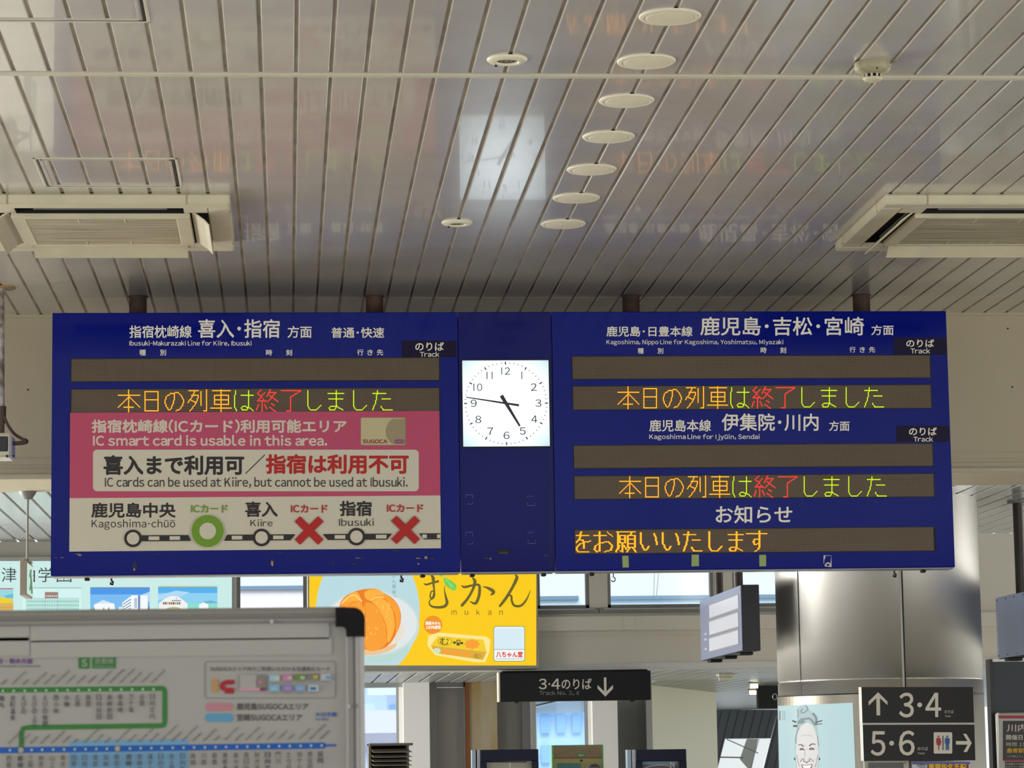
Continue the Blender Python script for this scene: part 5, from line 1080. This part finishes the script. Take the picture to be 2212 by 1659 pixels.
# ================================================================ stands and racks along the foot of the view (tops only reach eye level)
def stand(name, label, cat, x0, x1, ytop, Y, w_bar, frame_m, edge_m=None, ybar=None):
    a, b = atY(x0, ytop, Y), atY(x1, ytop, Y); t = thing(name, label, cat, ((a.x + b.x) / 2, Y, 0))
    mb = MB(); k = (b.x - a.x) / (x1 - x0); wv = w_bar * k; zt_ = a.z; wt_ = (ybar or w_bar) * k
    mb.box((a.x, Y, zt_ - wt_), (b.x, Y + .06, zt_), frame_m, .003); mb.box((a.x, Y, .5), (a.x + wv, Y + .06, zt_ - wt_), frame_m); mb.box((b.x - wv, Y, .5), (b.x, Y + .06, zt_ - wt_), frame_m); mb.box((a.x, Y, .42), (b.x, Y + .06, .5), frame_m); mb.build('frame', t)
    mb = MB()
    for x in (a.x + .05, b.x - .05): mb.box((x - .02, Y + .02, 0), (x + .02, Y + .05, .45), frame_m); mb.box((x - .025, Y - .2, 0), (x + .025, Y + .28, .03), frame_m)
    mb.build('feet', t); return t, a, b, zt_, wv, k
M_NAVY = mat('navy_frame', (22, 26, 50), .45, ior=1.35)
for (x0, x1, yt, lab, rail) in ((1037, 1163, 1620, 'navy framed poster stand left of the green edged board', (1020, 1028, 1031, 1037)), (1373, 1482.5, 1619.5, 'navy framed poster stand right of the green edged board', (1356, 1364, 1366, 1373))):
    t, a, b, zt_, wv, k = stand('poster_stand', lab, 'poster stand', x0, x1, yt, 14.4, 14, M_NAVY, ybar=25); t['group'] = 'navy poster stands'
    mb = MB(); q = [atY(x, yt, 14.4).x for x in rail]; mb.box((q[0], 14.42, .4), (q[1], 14.5, zt_ - .0), mat('rail_pale_blue', (170, 190, 206), .35)); mb.box((q[1], 14.44, .4), (q[2], 14.5, zt_), M_BLACK); mb.box((q[2], 14.41, .4), (q[3], 14.5, zt_), mat('rail_white', (204, 206, 212), .35)); mb.build('side_rail', t)
    mb = MB(); mb.box((a.x + wv, 14.43, .5), (b.x - wv, 14.45, zt_ - 24 * k), mat('stand_sheet', (176, 172, 154), .4) if x0 < 1200 else mat('stand_sheet_dark', (96, 96, 106), .4)); mb.build('sheet', t)
    pl = planeY(14.43); A = Art(pl, .0012)
    if x0 > 1200:
        A.rect(1388, 1645, 1464, 1652, mat('stand_blue_band', (130, 160, 184), .4)); A.text('N', (1448, 1645, 1457, 1658), M_SIGNW, .5); A.stroke(spline([(1390, 1660), (1410, 1654), (1440, 1653), (1452, 1660)], 4), 1.5, M_SIGNW); A.build('print', t)
    else:
        A.rect(1051, 1645, 1138, 1647, M_BLACK); A.rect(1100, 1647, 1103, 1665, mat('stand_white_line', (220, 218, 206), .4)); A.build('print', t)
# green edged tourist board between them
t, a, b, zt_, wv, k = stand('tourist_board', 'brown topped tourist board with green edge between the navy stands', 'notice board', 1192, 1303, 1610, 14.7, 4, mat('board_green_edge', (110, 170, 96), .4), ybar=2)
pl = planeY(14.7); mb = MB(); mb.box((a.x + wv, 14.702, .5), (b.x - wv, 14.72, zt_ - 2 * k), mat('board_khaki', (166, 156, 92), .5)); mb.build('board_face', t)
A = Art(pl, .0012); A.rect(1197, 1612, 1299, 1636, mat('board_brown', (142, 118, 88), .5)); A.rect(1197, 1636, 1301, 1638, mat('board_red_line', (130, 60, 40), .5)); A.rect(1204, 1649, 1255, 1690, mat('board_teal_photo', (70, 120, 116), .5)); A.rect(1263, 1649, 1299, 1690, mat('board_grey_photo', (150, 140, 122), .5)); A.poly([(1276, 1652), (1284, 1649.5), (1292, 1652), (1298, 1658), (1272, 1658)], mat('castle_roof', (74, 66, 60), .5))
rnd = random.Random(5); md = mat('board_dots', (168, 150, 110), .5); mdg = mat('board_dots_green', (110, 140, 96), .5)
for k2 in range(90):
    x = rnd.uniform(1200, 1297); y = 1632 - 14 * math.sin(math.pi * (x - 1197) / 102) * rnd.random() ** .5; A.poly(circ(x, y, 1.1, n=6), md if k2 % 2 else mdg, False)
A.up(); A.rect(1246, 1627.5, 1265, 1635.5, mat('board_sign_green', (60, 128, 60), .5)); A.text('西鹿児', (1248.5, 1629, 1262.5, 1634), M_SIGNW); A.build('print', t)
p = pl(1256, 1643, .01); mb = MB(); mb.tube([p, p + Vector((0, .012, 0))], .006, M_BLACK, 10); mb.build('lock_knob', t)
# louvred leaflet rack
YR = 14.2; pR = planeY(YR); a, b = pR(797, 1606, 0), pR(892, 1606, 0); rk = thing('leaflet_rack', 'grey metal leaflet rack with sloping shelves in front of the corridor window', 'rack', ((a.x + b.x) / 2, YR, 0)); M_RK = mat('rack_grey', (104, 98, 88), .45)
mb = MB(); mb.box((a.x, YR + .05, .1), (a.x + .012, YR + .3, a.z), M_RK); mb.box((b.x - .03, YR + .05, .1), (b.x - .018, YR + .3, a.z), M_RK); mb.box((a.x, YR + .29, .1), (b.x - .02, YR + .3, a.z - .01), M_DARK); mb.box((a.x, YR, a.z - .012), (b.x, YR + .3, a.z), M_RK, .002); mb.box((a.x - .0, YR - .1, 0), (b.x, YR + .32, .1), M_RK, .004); mb.build('frame', rk)
for k in range(14):
    z_ = a.z - .028 - k * .021 - (.008 if k else 0); mb = MB(); th = .0025; dz = .016 if k == 0 else .011
    vs = [(a.x + .012, YR + .06, z_), (b.x - .03, YR + .06, z_), (b.x - .004, YR - .0, z_ - dz), (a.x + .022, YR - .0, z_ - dz)]; mb.face(vs, mat('rack_shelf', (146, 138, 120), .4)); mb.face([(x, y, z2 - th) for x, y, z2 in vs][::-1], M_RK)
    for i in range(4): j = (i + 1) % 4; mb.face([vs[i], vs[j], (vs[j][0], vs[j][1], vs[j][2] - th), (vs[i][0], vs[i][1], vs[i][2] - th)], _MATS['rack_shelf'])
    mb.build('shelf', rk)

# corridor ceiling lamps and dark sign
fl = None
for (x, y, w_, lab, on) in ((1628, 1491, 23, 'lit tube lamp on the corridor ceiling nearest the stairs, brighter one', 1), (1629, 1476.5, 22, 'lit tube lamp on the corridor ceiling, small one behind the first', 1), (1567, 1459.5, 36, 'unlit oblong lamp on the corridor ceiling above the cream wall', 0)):
    c = atZ(x, y, Z2 - .01); L = w_ / F_PX * c.y; t = thing('ceiling_lamp', lab, 'ceiling lamp', (c.x, c.y, Z2), 'corridor ceiling lamps')
    mb = MB(); mb.box((c.x - L / 2, c.y - .05, Z2 - .012), (c.x + L / 2, c.y + .05, Z2), M_WHITE, .004); mb.build('base', t)
    mb = MB(); mb.tube([(c.x - L / 2 + .01, c.y, Z2 - .028), (c.x + L / 2 - .01, c.y, Z2 - .028)], .014, E('lamp_tube', (255, 252, 214), 6.0) if on else M_WHITE, 10); mb.build('tube', t)
YK = 20.3; a, b = atY(1638, 1481, YK), atY(1720, 1529, YK); t = thing('corridor_sign', 'plain black hanging sign half behind the steel column', 'sign', ((a.x + b.x) / 2, YK, b.z))
mb = MB(); mb.box((a.x, YK, b.z), (b.x, YK + .1, a.z), M_BLACK, .003); mb.build('panel', t); mb = MB()
for x in (a.x + .06, b.x - .06): mb.tube([(x, YK + .05, a.z - .01), (x, YK + .05, Z2 + .01)], .01, M_BLACK, 8)
mb.build('hanger', t)

# ================================================================ outdoors beyond the windows
def building(label, x0, x1, y0, y1, z1, wall, cols, rows, win, roof=None):
    t = thing('building', label, 'building', ((x0 + x1) / 2, (y0 + y1) / 2, -6)); mb = MB(); mb.box((x0, y0, -6), (x1, y1, z1), wall); mb.box((x0 - .3, y0 - .3, z1), (x1 + .3, y1, z1 + .3), roof or wall); mb.build('wall', t)
    for i in range(cols):
        for j in range(rows):
            xa = x0 + (x1 - x0) * (i + .22) / cols; xb = x0 + (x1 - x0) * (i + .78) / cols; zb5 = z1 - .4 - .42 * j; mb = MB(); mb.box((xa, y0 - .06, zb5), (xb, y0, zb5 + .25), win); mb.build('window', t)
    return t
MO1, MO2, MO3, MO4 = mat('far_wall_haze_blue', (206, 228, 246), .8), mat('far_wall_pink', (240, 222, 224), .8), mat('far_window_haze', (166, 204, 236), .6), mat('far_wall_white', (246, 248, 252), .8)  # blue tint of walls and windows paints in the outdoor haze
W0 = lambda px_, Y: atY(px_, 1560, Y).x
building('pale blue building filling the corridor window below the track sign', W0(1160, 40), W0(1262, 40), 40, 46, 1.6 + 5.2 / 10 + .25, MO1, 3, 2, MO3)
building('white grey building seen at the top of the left corridor window', W0(835, 44), W0(885, 44), 44, 50, 2.62, MO4, 2, 2, MO3)
building('pinkish building low in the left corridor window', W0(770, 38), W0(862, 38), 38, 43, 1.98, MO2, 4, 2, MO3)
ZR = Z2 + .101
# roof parapets seen through the high windows
for i, (a, b, yt, Y, lab) in enumerate(((1100, 1262, 1292, 24, 'pale blue roof parapet in the left of the paired high windows'), (1313, 1900, 1291, 24.5, 'long pale blue roof parapet through the widest high window'), (480, 700, 1270, 24, 'lilac white roof parapet through the small high window'))):
    p, q = atY(a, yt, Y), atY(b, yt, Y); mb = MB(); zt_ = p.z; c_ = mat('parapet_blue', (206, 232, 248), .7) if i < 2 else mat('parapet_lilac', (248, 244, 252), .7)
    if i == 0: mb.raw([(p.x, Y, ZR), (q.x, Y, ZR), (q.x - .0, Y, zt_ - .08), (q.x - .05, Y, zt_), (p.x, Y, zt_), (p.x, Y + .3, ZR), (q.x, Y + .3, ZR), (q.x, Y + .3, zt_ - .08), (q.x - .05, Y + .3, zt_), (p.x, Y + .3, zt_)], [(0, 1, 2, 3, 4), (9, 8, 7, 6, 5), (4, 3, 8, 9), (3, 2, 7, 8), (2, 1, 6, 7)], c_)
    else: mb.box((p.x, Y, ZR), (q.x, Y + .3, zt_), c_)
    mb.box((p.x, Y - .03, zt_ - .02), (q.x - (.05 if i == 0 else 0), Y + .33, zt_ + .012), mat('parapet_cap', (120, 150, 176), .6))
    tag(mb.build('parapet', None, (p.x, Y, ZR)), lab, 'parapet', 'roof parapets outside')
for i, (xa, xb, lab) in enumerate(((1416, 1412, 'left one of two thin overhead wires outside the widest high window'), (1428, 1418, 'right one of two thin overhead wires outside the widest high window'))):
    mb = MB(); mb.tube([atY(xa, 1180, 27), atY(xb, 1288, 24.65)], .004, M_GRAYPAINT, 6); tag(mb.build('overhead_wire', None, tuple(atY(xa, 1180, 27))), lab, 'wire', 'overhead wires')

# ================================================================ route map board in the foreground
YM = 4.05; pM = planeY(YM)
km = YM / F_PX; RM = thing('route_map_board', 'free standing white route map board with black corner guard in the foreground', 'map board', (pM(200, 1640, 0).x, YM, 0))
MF, MS, ML = mat('map_frame_grey', (150, 147, 142), .4), mat('map_surface', (176, 173, 167), .5), mat('map_strip', (180, 177, 170), .5)
xl_, xr2 = pM(-1150, 1500, 0).x, pM(787.5, 1500, 0).x; zt_ = (pM(0, 1318, 0).z + pM(725, 1312.5, 0).z) / 2; zb_m = .78
mb = MB(); mb.box((xl_ + .02, YM, zb_m + .02), (xr2 - .02, YM + .02, zt_ - .01), MS); mb.build('map_panel', RM)
mb = MB(); hb = 34 * km
mb.box((xl_, YM - .012, zt_ - hb * .62), (xr2 - .02, YM + .03, zt_), MF, .008); mb.box((xl_, YM - .008, zt_ - hb), (xr2 - .02, YM + .02, zt_ - hb * .6), MF, .003)
wv = 40 * km; mb.box((xr2 - wv * .55, YM - .012, zb_m), (xr2, YM + .03, zt_ - .02), MF, .008); mb.box((xr2 - wv, YM - .008, zb_m), (xr2 - wv * .5, YM + .02, zt_ - .02), MF, .003)
mb.box((xl_, YM - .012, zb_m), (xl_ + wv, YM + .03, zt_), MF, .008); mb.box((xl_, YM - .012, zb_m), (xr2, YM + .03, zb_m + hb), MF, .008); mb.build('frame', RM)
mb = MB(); MCG = mat('corner_guard_black', (16, 11, 13), .5, ior=1.3)
o_ = [(725, 1312)] + [(788.5 - 26 + 26 * math.sin(t), 1312 + 26 - 26 * math.cos(t)) for t in [k * math.pi / 2 / 8 for k in range(9)]] + [(788.5, 1375)]
q_ = [(748, 1375)] + [(747.5 - 9 + 9 * math.cos(t), 1353 + 9 - 9 * math.sin(t)) for t in [k * math.pi / 2 / 5 for k in range(6)]] + [(725, 1353)]
ol = o_ + q_; f = [pM(x, y, .016) for x, y in ol]; bb = [p + Vector((0, .05, 0)) for p in f]; n = len(f)
for i in range(n): mb.face([f[i], f[(i + 1) % n], bb[(i + 1) % n], bb[i]], MCG)
mb.face(f, MCG); mb.face(bb[::-1], MCG); mb.build('corner_guard', RM)
mb = MB()
for x in (xl_ + .25, xr2 - .25): mb.box((x - .02, YM - .005, 0), (x + .02, YM + .03, zb_m), MF); mb.box((x - .025, YM - .25, 0), (x + .025, YM + .28, .03), MF, .004)
mb.build('leg', RM)
for x, y in ((587, 1343), (753, 1526)):
    p = pM(x, y, .008); mb = MB(); mb.tube([p, p - Vector((0, .004, 0))], .0028, M_ALU, 10); mb.build('screw', RM)
# loose paper strips above the map
for i, (x0, x1, y0, y1) in enumerate(((-900, 63.5, 1354, 1385), (66, 712, 1350.5, 1381), (-900, 64, 1387, 1416.5), (66.5, 717, 1383.5, 1414))):
    mb = MB(); p, q = pM(x0, y0, .0008), pM(x1, y1, .0008); mb.box((p.x, YM - .0022, q.z), (q.x, YM - .0002, p.z), ML, .0005); mb.build('blank_strip', RM)
r4 = lambda x, y: (x / 4.62, 1300 + y / 4.62)
r5 = lambda x, y: (400 + x / 4.62, 1300 + y / 4.62)
GR, BL, LBZ, INK, SLT = mat('line_green', (52, 128, 52), .5), mat('line_blue', (14, 92, 186), .5), mat('zone_blue', (122, 170, 206), .5), mat('map_ink', (84, 76, 78), .5), mat('map_ink_slant', (116, 106, 104), .5)
A = Art(pM, .0004, .0002)
A.poly([(149, 1603), (165, 1600), (407, 1597), (407, 1760), (149, 1760)], LBZ); A.build('blue_zone', RM)
A = Art(pM, .0006, .0002)
A.stroke([(-900, 1499), (10, 1490.8), (349, 1487), (354, 1488), (356, 1492), (356, 1560), (354.5, 1566), (349, 1567.5), (60, 1571.5), (50, 1574), (46.5, 1582), (46, 1616)], 11, GR); A.build('green_line', RM)
A = Art(pM, .0009, .0002); A.stroke([(-900, 1628), (0, 1621), (700, 1610.5)], 13, BL); A.poly([(699, 1604), (706, 1608), (726, 1607.5), (726, 1612), (706, 1612.5), (699, 1617)], BL); A.build('blue_line', RM)
gst = [(25, '鶴丸', 'Tsurumaru', 10), (133, '京町温泉', 'Kyōmachi-Onsen', 27), (243, 'えびの', 'Ebino', 10), (350, 'えびの上江', 'Ebino-Uwae', 24), (457, 'えびの飯野', 'Ebino-Iino', 20), (565, '西小林', 'Nishi-Kobayashi', 28), (672, '小林', 'Kobayashi', 18), (780, '広原', 'Hirowara', 17), (887, '高原', 'Takaharu', 17), (993, '日向前田', 'Hyūga-Maeda', 25), (1100, '高崎新田', 'Takasaki-Shinden', 29), (1207, '東高崎', 'Higashi-Takasaki', 29), (1315, '万ヶ塚', 'Mangatsuka', 22), (1422, '谷頭', 'Tanigashira', 21), (1527, '日向庄内', 'Hyūga-Shōnai', 26)]
bst = [(95, '西都城', 'Nishi-Miyakonojō', 30), (208, '都城', 'Miyakonojō', 20), (312, '三股', 'Mimata', 14), (417, '餅原', 'Mochibaru', 19), (527, '山之口', 'Yamanokuchi', 25), (635, '青井岳', 'Aoidake', 16), (743, '田野', 'Tano', 9), (850, '日向沓掛', 'Hyūga-Kutsukake', 31), (957, '清武', 'Kiyotake', 17), (1063, '加納', 'Kanō', 10), (1172, '南宮崎', 'Minami-Miyazaki', 30), (1293, '宮崎', 'Miyazaki', 16), (1400, '宮崎神宮', 'Miyazaki-Jingū', 29), (1507, '蓮ヶ池', 'Hasugaike', 18), (1612, '日向住吉', 'Hyūga-Sumiyoshi', 32), (1720, '佐土原', 'Sadowara', 19), (1828, '日向新富', 'Hyūga-Shintomi', 31)]
bst += [(1848 + x, a_, b_, n_) for x, a_, b_, n_ in ((85, '高鍋', 'Takanabe', 17), (193, '川南', 'Kawaminami', 24), (300, '都農', 'Tsuno', 11), (405, '東都農', 'Higashi-Tsuno', 27), (513, '美々津', 'Mimitsu', 15), (617, '南日向', 'Minami-Hyūga', 27), (725, '財光寺', 'Zaikōji', 14), (830, '日向市', 'Hyūgashi', 17), (935, '門川', 'Kadogawa', 19), (1040, '土々呂', 'Totoro', 12), (1148, '旭ヶ丘', 'Asahigaoka', 22), (1253, '南延岡', 'Minami-Nobeoka', 31), (1358, '延岡', 'Nobeoka', 18))]
dot = mat('stop_dot', (206, 226, 206), .5); AD = Art(pM, .0014, .0002); AV = Art(pM, .0006, .0002); AS = Art(pM, .0016, .0002)
for lst, y0, sl_, dx in ((gst, 1492.5, -.0112, 1.0), (bst, 1621, -.0152, 1.0)):
    for x, ja, en, ln in lst:
        px_ = x / 4.62; yc_ = y0 + sl_ * px_
        if ja not in ('都城', '南宮崎'): AD.poly(circ(px_ + .8, yc_, 2.4, n=10), dot, False)
        else:
            AD.poly(circ(px_, yc_, 7.4, n=20), INK, True); AD.poly(circ(px_, yc_, 6, n=20), MS, False)
        AV.vtext(ja, px_ - 1.5, yc_ + (10 if y0 < 1500 else 12), 12.5 if ja in ('小林', '都城', '宮崎', '日向市', '延岡') else 11, 14, INK, .35 if ja in ('小林', '都城', '宮崎', '日向市', '延岡') else .1)
        L = ln * 1.55; AS.text(en, (px_ - 1, yc_ - 17, px_ - 1 + L, yc_ - 12), SLT, .15, turn=(math.radians(44), px_ - 1, yc_ - 12), up=False)
AD.build('stop_dots', RM); AV.build('station_names', RM); AS.build('romanized_names', RM)
A = Art(pM, .0006, .0002); pu = mat('map_purple', (124, 66, 146), .5)
A.text('人吉・熊本方面', (-18, 1422, 70, 1434), pu, .3); A.text('for Hitoyoshi, Kumamoto', (-18, 1436.5, 87, 1442), pu, .1); A.build('purple_lettering', RM)
A = Art(pM, .0006, .0002); A.rect(169.5, 1419, 194, 1444.6, GR); A.rect(199, 1418.5, 250, 1444, GR); A.text('S', (176, 1424, 188.5, 1440), MS, .5); A.text('吉都線', (205, 1422, 245, 1434), MS); A.text('Kitto Line', (204, 1437, 245, 1442.5), MS); A.build('line_badge', RM)
A = Art(pM, .0006, .0002); lg = mat('legend_grey', (146, 144, 142), .5)
b_ = rrect(443, 1429, 725, 1508, 6); A.stroke(b_, 2.6, lg, True); A.text('SUGOCAエリア内でご利用いただける交通系ICカード', (454, 1440, 713, 1450), INK, .1)
A.poly(rrect(458.5, 1467, 471, 1496, 2), mat('ic_amber', (198, 150, 86), .5)); A.ring(464, 1463, 6, 4.4, mat('ic_pinkish', (222, 190, 176), .5), 24, .6)
red = mat('ic_red', (176, 24, 44), .5); A.poly([r5(*p) for p in spline([(490, 780), (420, 780), (365, 800), (345, 840), (365, 880), (420, 900), (490, 900)], 5)] + [r5(*p) for p in ((490, 858), (405, 855), (395, 842), (405, 828), (490, 825))], red)
for x in (407, 440, 470): A.poly(circ(*r5(x, 905), 3.2, n=12), red, False)
A.up(); x0, y0 = r5(540, 722); x1, y1 = r5(810, 890); A.poly(rrect(x0, y0, x1, y1, 3), lg); A.poly(rrect(x0 + 1, y0 + 1, x1 - 22, y1 - 1, 3), MS); A.poly(circ(*r5(755, 805), 11, 17), mat('mini_taupe', (142, 130, 122), .5)); A.rect(*r5(542, 858), *r5(750, 888), mat('mini_pink', (216, 160, 176), .5)); A.rect(*r5(745, 858), *r5(805, 886), mat('mini_magenta', (146, 50, 110), .5)); A.poly(circ(*r5(750, 800), 4, 3.4, n=12), mat('mini_rose', (208, 130, 156), .5))
for x, y, c_, c2_ in ((840, 730, (156, 200, 222), (222, 212, 160)), (968, 725, (206, 130, 170), (196, 190, 190)), (1095, 722, (110, 142, 40), (190, 190, 186)), (1225, 715, (130, 128, 120), (206, 186, 50)), (1350, 720, (186, 192, 198), (110, 160, 210)), (838, 830, (130, 186, 220), (150, 198, 224)), (970, 830, (150, 130, 190), (170, 150, 200)), (1095, 830, (130, 166, 206), (150, 180, 214)), (1228, 830, (190, 200, 206), (40, 120, 190))):
    nm = 'mini_%d_%d' % (x, y); A.poly(rrect(*r5(x, y), *r5(x + 104, y + 62), 1.6), mat(nm, c_, .5), True); A.rect(*r5(x + 20 if y > 800 else x + 55, y + 20), *r5(x + 80 if y > 800 else x + 98, y + 50), mat(nm + 'b', c2_, .5)); A.rect(*r5(x + 15, y + 74), *r5(x + 88, y + 84), lg, False)
A.up(); A.build('card_legend', RM)
A = Art(pM, .0006, .0002); A.poly(rrect(443.5, 1518, 504, 1536, 8), mat('zone_pink', (196, 134, 146), .5)); A.text('鹿児島SUGOCAエリア', (511.5, 1518.6, 666, 1533.8), INK, .3); A.build('zone_key', RM)
A = Art(pM, .0006, .0002); A.poly(rrect(443, 1541, 504, 1559.5, 8), mat('zone_sky', (96, 160, 200), .5)); A.text('宮崎SUGOCAエリア', (511.5, 1542, 652.5, 1557.6), INK, .3); A.text('大分方面', (681, 1538, 727.5, 1548), BL, .25); A.text('for Ōita', (681, 1550.5, 710, 1556.5), BL, .1); A.build('zone_key', RM)
